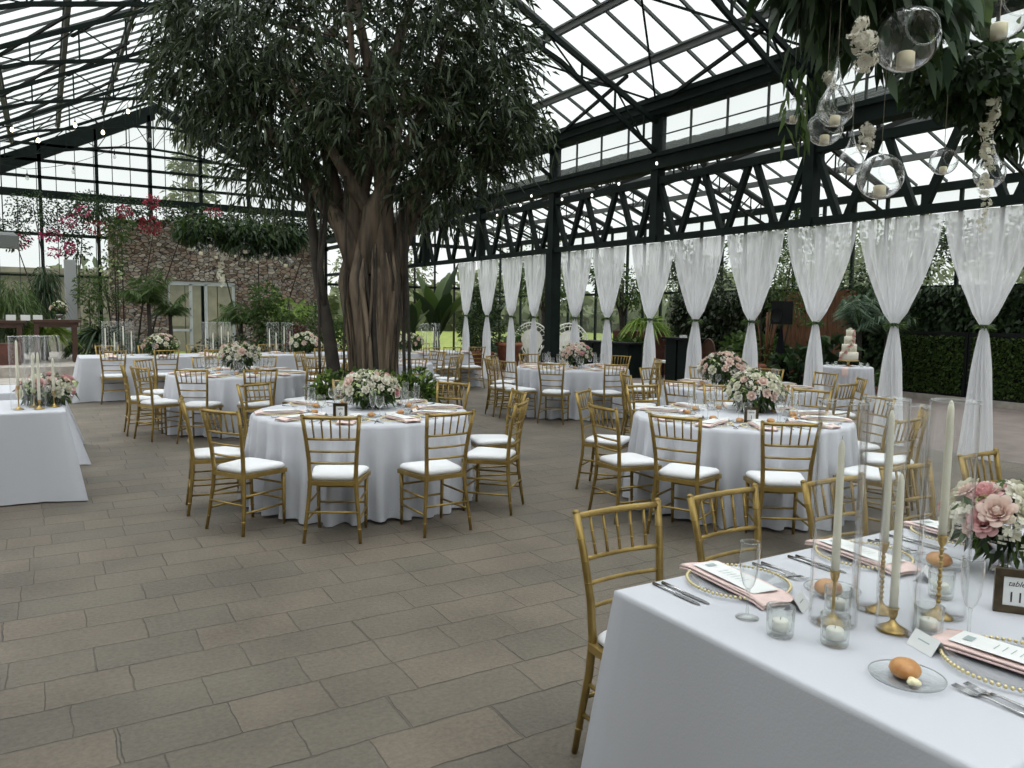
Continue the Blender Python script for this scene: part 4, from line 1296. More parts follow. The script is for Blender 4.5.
# long row chairs: front side with backs to us, far side facing us
front = [(1.0, 'first from the steps'), (1.82, 'second from the steps'), (2.62, 'third from the steps'), (4.66, 'first left of the trunk'), (5.5, 'beside the leaning stem'), (6.9, 'first right of the trunk'), (7.42, 'one before the curtains'), (8.0, 'last before the curtains')]
for i, (x, w) in enumerate(front):
    CH_LITE.put((x, 14.98, 0), (i % 3-1)*.08, 'gold chair, back to us, at the long row, '+w)
far = [(1.0, 'first from the steps'), (1.75, 'second from the steps'), (2.65, 'third from the steps'), (3.35, 'fourth from the steps'), (4.05, 'behind the candles left of the trunk'), (5.2, 'just left of the trunk'), (7.0, 'first right of the trunk'), (7.6, 'last before the curtains')]
for i, (x, w) in enumerate(far):
    CH_LITE.put((x, 16.5, 0), PI+(i % 3-1)*.06, 'gold chair facing us behind the long row, '+w)
for i, (x, w) in enumerate(front[:3]+front[5:]):
    FLU.put((x-.13, 15.45, TZ), 0, 'champagne flute, long row, '+w)
    NAP.put((x, 15.36, TZ), 0, 'blush napkin, long row, '+w)
    CHL.put((x, 15.40, TZ), 0, 'glass charger at the long row, place '+w)
for i, (x, w) in enumerate(far[:6]):
    FLU.put((x+.13, 16.0, TZ), 0, 'champagne flute, far edge of the long row, '+w)
    NAP.put((x, 16.08, TZ), 0, 'blush napkin, far edge of the long row, '+w)

# ================================================================== CURTAINS
def curtain_mb(wt, seed):
    rng = random.Random(seed); b = MB(); fr = rng.uniform(15, 19); p1 = rng.uniform(0, 6)
    def half(z):
        if z > 1.57:
            t = (2.93-z)/(2.93-1.57)
            return .034+(wt/2-.034)*max(0, 1-t**1.55)**.92
        s = (1.57-z)/1.57
        return .034+.185*s**.9
    zs = [2.93-(2.93-1.57)*i/18 for i in range(19)]+[1.57-(1.57-.012)*i/12 for i in range(1, 13)]
    nu = 96; vs = []
    for z in zs:
        h = half(z)
        for i in range(nu+1):
            u = i/nu*2-1
            A = .018+.035*min(1, .10/h)*(.25 if abs(z-1.57) < .1 else 1)
            A = min(A, h*.55)
            ph = u*fr+p1+.7*math.sin(u*5+p1)
            vs.append((A*math.sin(ph)+A*.4*math.sin(2.3*ph+z), u*h+.006*math.cos(ph), z))
    fs = []
    for j in range(len(zs)-1):
        for i in range(nu):
            fs.append((j*(nu+1)+i, j*(nu+1)+i+1, (j+1)*(nu+1)+i+1, (j+1)*(nu+1)+i))
    b.add(vs, fs, 0, True); return b
CUR = [curtain_mb(w, s).mesh('voile', M['sheer']) for w, s in ((1.16, 1), (1.16, 2), (1.12, 3))]
def tie_mesh():
    rng = np.random.default_rng(5); n_ = 60
    a = rng.uniform(0, 2*PI, n_)
    P = np.stack([.05*np.cos(a), .07*np.sin(a), rng.normal(0, .012, n_)], 1)
    D = np.stack([np.cos(a), np.sin(a)*1.3, rng.normal(0, .5, n_)], 1)
    return leaf_mesh('greenery_tie', P, D, .09, .02, M['leaf_mid'], .3, 5)
TIE = tie_mesh()
tb = MB(); tb.lathe([(.038, -.02), (.048, 0), (.038, .02)], n=16); TBAND = tb.mesh('tie_band', M['leaf_dark'])
cys = [(17.95, .98), (16.83, 1.02), (15.67, 1.02), (14.68, .98), (13.1, 1.05), (12.03, 1.12), (10.78, 1.15), (9.63, 1.2), (8.42, 1.2), (7.25, 1.16), (6.05, 1.16), (4.93, 1.16), (3.70, 1.16), (2.55, 1.16)]
cw = ['first from the tree', 'second from the tree', 'third from the tree', 'just left of the dark column', 'first right of the dark column', 'second right of the dark column',
      'before the pale window', 'third right of the dark column', 'before the black speaker', 'behind the cake table side', 'between cake and hedge panels', 'nearest, its foot beside the near table', 'beyond the photo edge', 'farthest beyond the photo edge']
for i, ((y, w), l) in enumerate(zip(cys, cw)):
    o = place('curtain', CUR[i % 3], None, (9.40, y, 0), (0, 0, 0), (1, w/1.16, 1)); tag(o, 'white sheer curtain tied at the waist with greenery, '+l, 'curtain')
    place('tie_band', TBAND, o, (0, 0, 1.57), None, (.9, 1.1, 1)); place('greenery_tie', TIE, o, (0, 0, 1.57), (0, 0, i*1.3))

# ================================================================== THE BIG FIG TREE
TX, TY = 3.66, 9.6
t = thing('fig_tree', 'huge indoor fig tree with braided trunk and hanging narrow leaves', 'tree', (TX, TY, 0))
b = MB(); rng = random.Random(8)
N_ = 40
def trunk(u, v):
    a = u*2*PI; z = v*2.9
    r = .20 + .16*min(1, z/2.0)**2.2 + .05*math.exp(-z*5) - .22*max(0, (z-1.9)/1.0)**1.4
    r *= 1 + .12*math.sin(5*a+z*.9) + .10*math.sin(9*a-z*1.4+1) + .05*math.sin(17*a+z*.5) + .03*math.sin(31*a)
    return (r*math.cos(a)*1.1, r*math.sin(a), z)
b.grid(trunk, 160, 40)
b.build('trunk', M['bark'], t)
ROOTM = ['bark', 'bark2', 'barkl']
# clinging aerial roots
bs = [MB(), MB(), MB()]
for i in range(60):
    a = rng.uniform(0, 2*PI); tw = rng.uniform(-.6, .6); r0 = rng.uniform(.19, .24); rr = rng.uniform(.010, .038); b = bs[i % 3]
    pts = []
    for k in range(11):
        z = 2.9*k/10; aa = a+tw*z/3.3+.12*math.sin(z*2+i)
        r = r0 + .16*min(1, z/2.0)**2.2 + .05*math.exp(-z*5) - .24*max(0, (z-1.9)/1.1)**1.3
        pts.append((r*1.08*math.cos(aa), r*math.sin(aa), z))
    b.tube(pts, [rr*1.2]+[rr]*7+[rr*.8, rr*.5, rr*.2], 7)
for b, m_ in zip(bs, ROOTM): b.build('aerial_roots', M[m_], t)
# a separate leaning stem to the left, with thin hanging roots
b = MB()
lx, ly = rt.x, rt.y
def off(l, d=0): return (lx*l + fw.x*d, ly*l + fw.y*d)
def P3(l, z, d=0): x, y = off(l, d); return (x, y, z)
b.tube([P3(-.36, 0, -.2), P3(-.44, .7, -.2), P3(-.52, 1.4, -.25), P3(-.66, 2.1, -.2), P3(-.78, 3.0, -.1), P3(-1.0, 3.9, 0)], [.115, .095, .08, .065, .055, .04], 12)
b.tube([P3(-.55, 1.5, -.25), P3(-.60, 2.2, -.3), P3(-.52, 3.2, -.2)], [.04, .035, .03], 8)
b.build('leaning_stem', M['bark2'], t)
b = MB()
for l, d in ((.42, -.1), (.47, .1), (.5, -.2), (-.3, -.35), (-.62, -.3), (.38, -.35), (-.7, 0), (.44, -.3)):
    b.tube([P3(l*rng.uniform(.95, 1.1), 0, d), P3(l, 1.2, d), P3(l*.97+rng.uniform(-.05, .05), 2.2, d), P3(l*.9, 3.3, d)], rng.uniform(.008, .03), 6)
b.build('hanging_roots', M['bark2'], t)
blobs = [ # l (right), d (away), z, rl, rd, rz, weight
    (-.2, 0, 5.3, 1.7, 1.7, 1.3, 3.0), (-1.6, 0, 5.2, 1.1, 1.2, 1.0, 1.6), (-2.1, .1, 4.75, .65, .9, .5, .55), (.95, 0, 5.2, .85, 1.2, 1.1, 1.6), (1.35, .1, 4.2, .55, .8, .5, .8), (-2.2, .1, 5.6, .5, .8, .6, .5), (-1.9, 0, 4.35, .55, .7, .35, .5),
    (-1.1, 0, 4.1, .9, 1.0, .5, 1.1), (.3, -.3, 4.05, 1.1, .9, .45, 1.0), (-1.35, 0, 3.45, .45, .6, .35, .4), (1.2, 0, 3.55, .6, .7, .4, .55), (1.8, 0, 3.95, .35, .5, .2, .22),
    (-.7, .2, 6.7, 1.3, 1.3, .8, 1.2), (.8, .3, 6.6, .9, 1.1, .7, .8), (.75, 0, 3.2, .5, .5, .25, .3), (1.45, 0, 4.75, .4, .6, .35, .35), (-.6, -.1, 3.6, .5, .6, .3, .3)]
rg = np.random.default_rng(4)
Bl = []
for (l, d, z, rl, rd, rz_, w) in blobs:
    x, y = off(l, d); Bl.append((x, y, z, rl*.95, rd, rz_, w))
C0, U0 = cloud(2250, Bl, rg, .25)
D0 = U0*.9 + rg.normal(size=U0.shape)*.45 + np.array([0, 0, .15])
D0 /= np.linalg.norm(D0, axis=1)[:, None]
Pn, Dn = twig_leaves(C0, D0, rg, 15, .15, .5, .34)
place('crown', leaf_mesh('crown', Pn, Dn, .16, .031, M['leaf'], .35, 7, .12), t)
# limbs and twigs inside the crown
b = MB(); rng = random.Random(12)
tips = [P3(-.3, 5.6), P3(-1.4, 5.0, .2), P3(-1.9, 4.6), P3(1.0, 5.3), P3(1.3, 4.4, -.2), P3(-.9, 4.4, -.5), P3(.5, 4.3, -.6), P3(-.5, 6.8, .3), P3(.7, 6.5, .3), P3(1.0, 3.7, .2), P3(-1.2, 3.8, .2), P3(.1, 5.2, .9)]
for i, tp in enumerate(tips):
    a = rng.uniform(0, 2*PI); s0 = (.2*math.cos(a), .2*math.sin(a), 2.1)
    m1 = tuple(s0[k]+(tp[k]-s0[k])*.45+rng.uniform(-.15, .15) for k in range(2))+(2.1+(tp[2]-2.1)*.55,)
    b.tube([s0, (s0[0]*1.3+(tp[0]-s0[0])*.12, s0[1]*1.3+(tp[1]-s0[1])*.12, 2.1+(tp[2]-2.1)*.25), m1, tp], [.15, .12, .07, .03], 10)
    for j in range(9):
        f = rng.uniform(.3, 1); q = [m1[k]+(tp[k]-m1[k])*f for k in range(3)]
        e1 = [q[0]+rng.uniform(-.8, .8), q[1]+rng.uniform(-.8, .8), q[2]+rng.uniform(-.2, .7)]
        b.tube([q, [(q[k]+e1[k])/2+rng.uniform(-.08, .08) for k in range(3)], e1], [.022, .014, .006], 5)
b.build('branches', M['bark'], t)

# shrubs at the foot of the tree
for i, (l, d, w) in enumerate(((-.33, -.75, 'left of the centrepiece'), (.30, -.85, 'right of the centrepiece'), (.62, -.45, 'at the far right'), (-.02, -.9, 'in the middle'))):
    x, y = off(l, d); t = thing('leafy_shrub', 'bright green leafy shrub at the foot of the big tree, '+w, 'shrub', (TX+x, TY+y, 0))
    place('foliage', bush_mesh('foliage', [(0, 0, .50, .30, .30, .42)], 520, .12, .055, M['leaf_mid'], 60+i, .3, 1, .3, .1), t)
    place('foliage', bush_mesh('foliage', [(0, 0, .64, .26, .26, .28)], 150, .11, .05, M['leaf_fresh'], 80+i, .3, 1, .5, .5), t)
    b = MB()
    for k in range(5): b.tube([(0, 0, 0), (.05*math.cos(k*1.3), .05*math.sin(k*1.3), .3), (.16*math.cos(k*1.3), .16*math.sin(k*1.3), .6)], .008, 5)
    b.build('stems', M['bark2'], t)

# ================================================================== HANGING GARLANDS WITH GLASS GLOBES
def globe_mb(r, tear):
    b = MB()
    if tear:
        prof = [(.001, -r), (r*.5, -r*.88), (r*.86, -r*.5), (r, 0), (r*.9, r*.42), (r*.62, r*.9), (r*.33, r*1.4), (r*.16, r*1.95), (r*.09, r*2.5), (.002, r*2.62)]
    else:
        prof = [(.001, -r)]+[(r*math.sin(PI*i/14), -r*math.cos(PI*i/14)) for i in range(1, 14)]+[(.002, r*1.02)]
    N2 = 32; vs = []; fs = []
    for rr, z in prof:
        for k in range(N2): vs.append((rr*math.cos(2*PI*k/N2), rr*math.sin(2*PI*k/N2), z))
    # an opening in the front
    keep = []
    for i in range(len(prof)-1):
        for k in range(N2):
            q = (i*N2+k, i*N2+(k+1) % N2, (i+1)*N2+(k+1) % N2, (i+1)*N2+k)
            c_ = np.mean([vs[w_] for w_ in q], 0)
            if c_[1] < 0 and (c_[0]**2+(c_[2]-r*.12)**2) < (r*.52)**2: continue
            keep.append(q)
    b.add(vs, keep, 0, True)
    b.tube([(r*.55*math.cos(a), -math.sqrt(max(0, r*r-(r*.55)**2))*.98, r*.12+r*.55*math.sin(a)) for a in [2*PI*k/20 for k in range(21)]], r*.035, 6, 0, False)
    b.tube([(r*.06*math.cos(a), 0, (r*2.72 if tear else r*1.08)+r*.09*math.sin(a)) for a in [2*PI*k/10 for k in range(11)]], r*.03, 5, 0, False)
    return b
def globe(loc, r, tear, label, top, rz_=0, lite=False):
    o = globe_mb(r, tear).build('glass_globe', M['globeglass'], None, loc, (0, 0, rz_)); tag(o, label, 'hanging candle globe')
    b = MB(); rc = r*.27; b.lathe([(.001, -r*.93), (rc, -r*.93), (rc, -r*.93+r*.5), (rc*.8, -r*.93+r*.54), (.001, -r*.93+r*.52)], n=16); b.build('tealight', M['tea'], o)
    b = MB(); z0 = r*2.75 if tear else r*1.12
    b.tube([(0, 0, z0), (0, 0, top-loc[2])], .0012, 4); b.build('cord', M['wick'], o)
G = [((2.007, 1.305, 2.387), .084, 0, 'largest round glass candle globe inside the hanging garland'), ((2.48, 1.318, 2.56), .086, 0, 'round glass globe at the top corner of the garland'),
     ((1.786, 1.349, 2.184), .047, 1, 'teardrop glass globe high at the garland tip'), ((1.84, 1.42, 2.155), .047, 0, 'round globe low beside the teardrop at the garland tip'),
     ((2.0, 1.45, 2.085), .036, 1, 'small teardrop globe hanging lowest below the garland tip'), ((2.14, 1.45, 2.06), .066, 0, 'big clear globe hanging lowest before the truss'),
     ((2.46, 1.45, 2.14), .042, 0, 'small round globe hanging before the truss under the dark garland'), ((2.73, 1.45, 2.13), .050, 1, 'teardrop globe beside the white orchid spray'),
     ((1.83, 1.52, 2.22), .036, 0, 'small globe behind the teardrop at the garland tip')]
for loc, r, te, l in G: globe(loc, r, te, l, 2.75, YAW*-1+.1)
HYD = small_bloom('hydrangea_bloom', M['petal_i'], 19, 95, .042, .0075)
t = thing('hanging_garland', 'dense hanging garland of leaves and cream flowers above the nearest table', 'garland', (2.5, 1.45, 2.5))
rg = np.random.default_rng(21)
place('foliage', bush_mesh('foliage', [(-.56, 0, .10, .20, .2, .15, 1.0), (-.32, .05, .10, .24, .2, .17, 1.1), (-.72, -.02, .15, .15, .16, .13, .6)], 1250, .085, .028, M['leaf_dark'], 31, .5, .9, -.25, .0, True), t)
place('foliage', bush_mesh('foliage', [(-.56, 0, .08, .22, .2, .16, 1.0), (-.30, 0, .06, .24, .2, .18, 1.1)], 130, .075, .030, M['leaf_blue'], 32, .6, .8, -.4, .2, True), t)
place('foliage', bush_mesh('foliage', [(.16, .05, -.07, .28, .18, .11, 1.2), (.62, .05, -.03, .45, .22, .14, 1.6), (1.3, .05, .02, .5, .25, .17, 1.2), (.40, .05, -.19, .09, .12, .08, .15)], 4800, .048, .027, M['leaf_dark'], 33, .4, .8, -.2, .0, True), t)
place('foliage', bush_mesh('foliage', [(.2, 0, -.02, .3, .2, .12, 1.2), (.65, .0, 0, .5, .22, .19, 1.6)], 110, .05, .03, M['leaf_mid'], 35, .4, .8, -.2, .6, True), t)
place('foliage', bush_mesh('foliage', [(-.06, -.06, .08, .07, .08, .05, 1.0)], 8, .085, .045, M['leaf_mid'], 34, .4, .8, -.2, .2, True), t)
# drooping fringes at the tip
P_, D_ = [], []
for i in range(7):
    x0 = -.78+.025*i
    for k in range(9):
        P_.append((x0+.05+.02*math.sin(k+i), .02*math.cos(i*2), .03-.035*k)); D_.append((rg.normal(0, .4), rg.normal(0, .4), -.9))
place('trailing_leaves', leaf_mesh('trailing_leaves', P_, D_, .075, .017, M['leaf_dark'], .3, 41), t)
P_, D_ = [], []
for i in range(4):
    for k in range(8):
        P_.append((-.76+.02*i, .02*math.cos(i*2), -.19-.025*k)); D_.append((rg.normal(0, .5), rg.normal(0, .4), -.9))
place('trailing_leaves', leaf_mesh('trailing_leaves', P_, D_, .055, .013, M['leaf_mid'], .3, 42), t)
for i, (x, y, z, s) in enumerate(((-.765, -.20, -.185, .8), (-.79, -.20, -.15, .75), (-.745, -.20, -.225, .75), (-.735, -.20, -.17, .7), (-.66, -.05, -.22, .7), (-.42, 0, -.32, .75), (-.44, 0, -.36, .6), (-.62, 0, -.30, .6))):
    place('cream_bloom', HYD, t, (x, y, z), (PI*.7, .3*i, i), s)
for k in range(16):
    place('orchid_bloom', FILL[k % 2], t, (.115+.012*math.sin(k*1.7), -.05, -.17-.026*k), (PI*.6, .5*k, k), 1.0-.035*k)
b = MB(); b.tube([(-.8, 0, .02), (0, 0, .02), (2.2, 0, .05)], .012, 6); b.build('support_rail', M['frame_dark'], t)
b = MB()
for x in (-.5, .7, 1.9): b.tube([(x, 0, .02), (x, 0, 3.9)], .003, 4)
b.build('suspension_cable', M['frame_dark'], t)

t = thing('hanging_garland', 'far hanging garland of green vines over the long row before the stone wall', 'garland', (3.5, 16.6, 3.2))
place('foliage', bush_mesh('foliage', [(-.75, 0, -.02, .55, .35, .30, 1.2), (.1, 0, 0, .6, .35, .28, 1.2), (.85, 0, -.02, .5, .35, .28, 1.0), (.3, 0, -.25, .8, .3, .12, .5)], 2600, .13, .06, M['leaf_dark'], 36, .6, .8, -.3, .0), t)
place('foliage', bush_mesh('foliage', [(-.75, 0, .05, .5, .35, .2, 1.2), (.3, 0, .05, .7, .35, .2, 1.2)], 320, .15, .075, M['leaf_mid'], 37, .6, .8, -.2, .4), t)
for k in range(9): place('orchid_bloom', FILL[k % 2], t, (-.42+.015*math.sin(k*2), -.1, -.45-.075*k), (PI*.6, .5*k, k), 2.6)
b = MB(); b.tube([(-1.2, 0, .05), (1.3, 0, .05)], .015, 6); b.build('support_rail', M['frame_dark'], t)
b = MB()
for x in (-1, 0, 1): b.tube([(x, 0, .05), (x, 0, 3.6)], .004, 4)
b.build('suspension_cable', M['frame_dark'], t)
gx = [(-.80, -.38), (-.52, -.46), (-.16, -.42), (.05, -.30), (.28, -.52), (.66, -.42), (.86, -.55), (-.62, -.24), (.45, -.35)]
gw = ['farthest towards the steps', 'second from the steps', 'beside the white spray', 'highest in the middle', 'hanging low in the middle', 'large one towards the trunk', 'nearest the trunk', 'high near the steps', 'high towards the trunk']
for i, (x, z) in enumerate(gx): globe((3.5+x, 16.45, 3.2+z), .11 if i % 3 else .14, i % 2, 'glass candle globe of the far garland, '+gw[i], 3.25, -.3)

# ================================================================== CAKE TABLE
t = thing('cake_table', 'small round cake table hidden by its white cloth', 'table', (12.6, 9.0, 0))
b = MB(); b.lathe([(.001, .755), (.43, .755), (.43, .735), (.001, .735)], n=32); b.build('tabletop', M['wood'], t)
b = MB(); b.tube([(0, 0, 0), (0, 0, .737)], .03, 8); b.build('pedestal', M['black'], t)
tag(round_cloth(9, .455, .765, .05).build('tablecloth', M['cloth'], None, (12.6, 9.0, 0)), 'white pleated cloth on the small cake table behind the curtains', 'tablecloth')
t = thing('cake_stand', 'gold pedestal stand under the wedding cake', 'cake stand', (12.62, 8.98, TZ))
b = MB(); b.lathe([(.001, 0), (.07, 0), (.07, .008), (.025, .02), (.02, .07), (.04, .09), (.04, .1), (.001, .1)], n=24); b.build('pedestal', M['cakeboard'], t)
b = MB(); b.lathe([(.001, .1), (.175, .1), (.18, .107), (.175, .115), (.001, .115)], n=32); b.build('plate', M['cakeboard'], t)
t = thing('wedding_cake', 'four-tier cream wedding cake with a sash of mauve flowers', 'cake', (12.62, 8.98, TZ+.116), scale=1.12)
z = 0
for i, (r, h) in enumerate(((.145, .13), (.115, .13), (.085, .125), (.06, .11))):
    b = MB(); b.lathe([(.001, z), (r, z), (r, z+h-.008), (r-.008, z+h), (.001, z+h)], n=32); b.build('tier', M['icing'], t); z += h
for k in range(16):
    f = k/15; r = .155-.10*f; zz = .04+.43*f; a = 2.95+f*2.1+.1*math.sin(k*3)
    me = ROSE['p' if k % 3 == 0 else ('b' if k % 3 == 1 else 'w')][0]
    place('sugar_flower', me, t, (r*math.cos(a), r*math.sin(a), zz), (0, PI/2, a), .75)
place('sugar_flower', ROSE['w'][0], t, (0, 0, z), None, .9)
for i, (dx, dy) in enumerate(((-.28, .2), (-.05, -.34), (.25, -.25), (.1, .3), (.33, -.05), (-.36, .02))):
    VOT.put((12.6+dx, 9.0+dy, TZ), 0, ('small glass votive on the cake table, '+('by the folded cloth', 'in front of the stand', 'towards the hedge', 'behind the stand', 'at the table edge', 'nearest the curtain')[i]), scale=.8)
b = MB()
b.grid(lambda u, v: (-.05+.1*u, -.46-.015*math.sin(v*2), .775-.16*v) if v > .15 else (-.05+.1*u, -.40-.4*v, .775), 3, 8)
tag(b.build('napkin', M['blush'], None, (12.52, 9.0, 0), (0, 0, -.9)), 'blush napkin hanging over the cake table edge', 'napkin')

# ================================================================== PLANTS
def frond_palm(name, label, loc, nf, L, up_, seed, trunk_h=.0, mat='leaf_mid', w=.022, pot=None, leaflet=.28, cat='palm'):
    rng = random.Random(seed); t = thing(name, label, cat, loc)
    P_, D_, LL = [], [], []
    b = MB()
    base = trunk_h
    for i in range(nf):
        a = 2*PI*i/nf+rng.uniform(-.3, .3); u0 = up_*rng.uniform(.7, 1.2); Lf = L*rng.uniform(.8, 1.1)
        pts = []
        for k in range(12):
            s = k/11; r = Lf*s*(math.cos(u0)*(.5+.6*s)); zz = base+Lf*(math.sin(u0)*s*1.15-.75*s*s*math.cos(u0)*1.2)
            pts.append(Vector((r*math.cos(a), r*math.sin(a), zz)))
        b.tube(pts, [.012]*6+[.007]*6, 5)
        for k in range(2, 11):
            d = (pts[k+1 if k < 11 else 11]-pts[k-1]).normalized(); side = d.cross(Vector((0, 0, 1))).normalized()
            for m_ in range(3):
                p = pts[k-1].lerp(pts[k], m_/3)
                for s_ in (-1, 1):
                    dd = side*s_*.8+d*.5+Vector((0, 0, -.35)); P_.append(p); D_.append(dd); LL.append(leaflet*math.sin(PI*(k+1)/12)+.05)
    b.build('frond_stalks', M['leaf_mid'], t)
    place('fronds', leaf_mesh('fronds', P_, D_, np.array(LL), w, M[mat], .4, seed), t)
    if trunk_h:
        b = MB(); b.tube([(0, 0, 0), (.02, 0, trunk_h/2), (0, 0, trunk_h+.05)], [.07, .055, .05], 10); b.build('stem', M['bark2'], t)
    if pot:
        b = MB(); r = pot; b.lathe([(.001, 0), (r*.7, 0), (r, r*1.3), (r*1.08, r*1.3), (r*1.08, r*1.5), (r*.95, r*1.5), (r*.93, r*1.3), (.001, r*1.3)], n=20); b.build('pot', M['terra'], t)
    return t
def spiky(name, label, loc, n_, L, W, mat, seed, up_=.9, droop=.5, base=.0, cat='plant', pot=None, stem=None):
    rg = np.random.default_rng(seed); t = thing(name, label, cat, loc)
    a = rg.uniform(0, 2*PI, n_); e_ = rg.uniform(up_*.4, up_*1.5, n_)
    D = np.stack([np.cos(a)*np.cos(e_), np.sin(a)*np.cos(e_), np.sin(e_)], 1)
    # each long blade is made of a rising and a hanging half
    P1 = np.tile([0, 0, base], (n_, 1)) + D*.02
    place('blades', leaf_mesh('blades', P1, D, L, W, mat, droop, seed, .15), t)
    P2 = P1 + D*(L*.5) - np.array([0, 0, L*droop*.2]); D2 = D.copy(); D2[:, 2] -= 1.0
    place('blades', leaf_mesh('blades', P2, D2, L*.7, W*.8, mat, droop, seed+1, .15), t)
    if stem: b = MB(); b.tube([(0, 0, 0), (0, 0, base)], stem, 10); b.build('stem', M['bark2'], t)
    if pot:
        b = MB(); r = pot; b.lathe([(.001, 0), (r*.7, 0), (r, r*1.3), (r*1.08, r*1.3), (r*1.08, r*1.5), (.001, r*1.45)], n=20); b.build('pot', M['terra'], t)
    return t
def bush(name, label, loc, blobs, n_, L, W, mat, seed, cat='shrub', stem=True, droop=.3, upb=.3, fl=None, pot=None):
    t = thing(name, label, cat, loc)
    place('foliage', bush_mesh('foliage', blobs, n_, L, W, mat, seed, droop, 1, upb, .05), t)
    if fl: place('blossoms', bush_mesh('blossoms', fl[0], fl[1], fl[2], fl[2]*.8, fl[3], seed+9, .2, 1, .1, .2), t)
    if stem:
        b = MB(); rng = random.Random(seed)
        for q in blobs[:6]:
            b.tube([(q[0]*.3, q[1]*.3, 0), ((q[0]*.6), q[1]*.6, q[2]*.5), (q[0], q[1], q[2])], [.03, .02, .008], 6)
        b.build('stems', M['bark2'], t)
    if pot:
        b = MB(); r = pot; b.lathe([(.001, 0), (r*.7, 0), (r, r*1.3), (r*1.08, r*1.3), (r*1.08, r*1.5), (.001, r*1.45)], n=20); b.build('pot', M['terra'], t)
    return t
# left and back, in front of the stone wall
bush('ponytail_palm', 'fountain of thin green blades by the wooden tables, at the photo edge', (-.70, 21, .4), [(0, 0, 1.55, .42, .4, .35, 1), (.1, 0, 1.1, .5, .4, .5, 1.2)], 900, .42, .022, M['leaf_mid'], 101, 'palm', True, .8, -.7)
bush('grey_shrub', 'grey green shrub behind the wooden tables', (-.6, 20.8, .4), [(0, 0, .55, .5, .4, .4)], 700, .09, .03, M['leaf_blue'], 102)
spiky('bromeliad', 'yellow green bromeliad behind the wooden table', (-.02, 20.9, .4), 90, .75, .06, M['leaf_fresh'], 103, .75, .35, .55, stem=.07)
bush('dracaena', 'dark trunked dracaena with drooping leaves against the sky', (.05, 22.2, .4), [(0, 0, 1.95, .22, .22, .30, 1), (0, 0, 1.5, .25, .25, .4, 1)], 420, .38, .03, M['leaf_dark'], 104, 'tree', True, .9, -.8)
spiky('sago_palm', 'dark spiky sago palm at the start of the long row', (1.22, 21.6, 0), 170, 1.0, .05, M['leaf_dark'], 105, .8, .5, .75, 'palm', stem=.15)
spiky('sago_palm', 'second dark sago palm lower behind the candles', (1.62, 22.4, 0), 120, .8, .05, M['leaf_dark'], 106, .7, .5, .5, 'palm', stem=.12)
frond_palm('kentia_palm', 'arching palm left of the pale doorway', (2.45, 23.3, 0), 13, 1.25, 1.1, 107, 1.7, 'leaf_mid', .03, leaflet=.4)
frond_palm('kentia_palm', 'palm before the pale doorway frame', (3.1, 24.2, 0), 10, 1.1, 1.0, 108, 1.4, 'leaf_mid', .03, leaflet=.36)
frond_palm('kentia_palm', 'palm with drooping fronds right of the pale doorway', (4.6, 22, 0), 13, 1.1, .95, 109, 1.2, 'leaf_mid', .028, leaflet=.42)
frond_palm('kentia_palm', 'yellow green palm left of the leaning stem', (6.1, 22.6, 0), 14, 1.3, 1.0, 110, 1.3, 'leaf_fresh', .03, leaflet=.4)
bush('broadleaf_shrub', 'dense green shrub between palms before the stone wall', (5.35, 21.6, 0), [(0, 0, 1.3, .6, .5, .7), (.3, 0, .7, .5, .5, .6), (-.2, 0, 2.0, .4, .4, .4)], 1900, .14, .06, M['leaf_mid'], 111)
bush('broadleaf_shrub', 'green shrub just left of the tree trunk', (6.6, 21.4, 0), [(0, 0, 1.0, .7, .5, .9), (.5, 0, .7, .5, .5, .6)], 1700, .13, .055, M['leaf_mid'], 112)
bush('red_leaf_shrub', 'dark red leaved shrub left of the leaning stem', (5.55, 19.9, .1), [(0, 0, .85, .3, .3, .3)], 300, .12, .05, M['maroon'], 113)
bush('broadleaf_shrub', 'low dark shrub beyond the long row', (4.0, 20.2, .1), [(0, 0, .5, 1.0, .3, .4)], 1100, .11, .05, M['leaf_dark'], 114)
bush('climber', 'thin climber with a dark stem beside the stone wall', (1.75, 24.6, 0), [(0, 0, 3.0, .35, .3, .5), (-.2, 0, 2.0, .5, .3, .5), (.1, 0, 3.8, .5, .3, .4)], 800, .12, .05, M['leaf_mid'], 115, fl=([(-.1, 0, 2.7, .3, .3, .3)], 40, .1, M['petal_g']))
bush('shrub', 'airy green shrub beside the grey post', (1.05, 23.6, 0), [(0, 0, 2.1, .4, .3, .6), (.1, 0, 1.2, .3, .3, .4)], 800, .12, .04, M['leaf_mid'], 116)
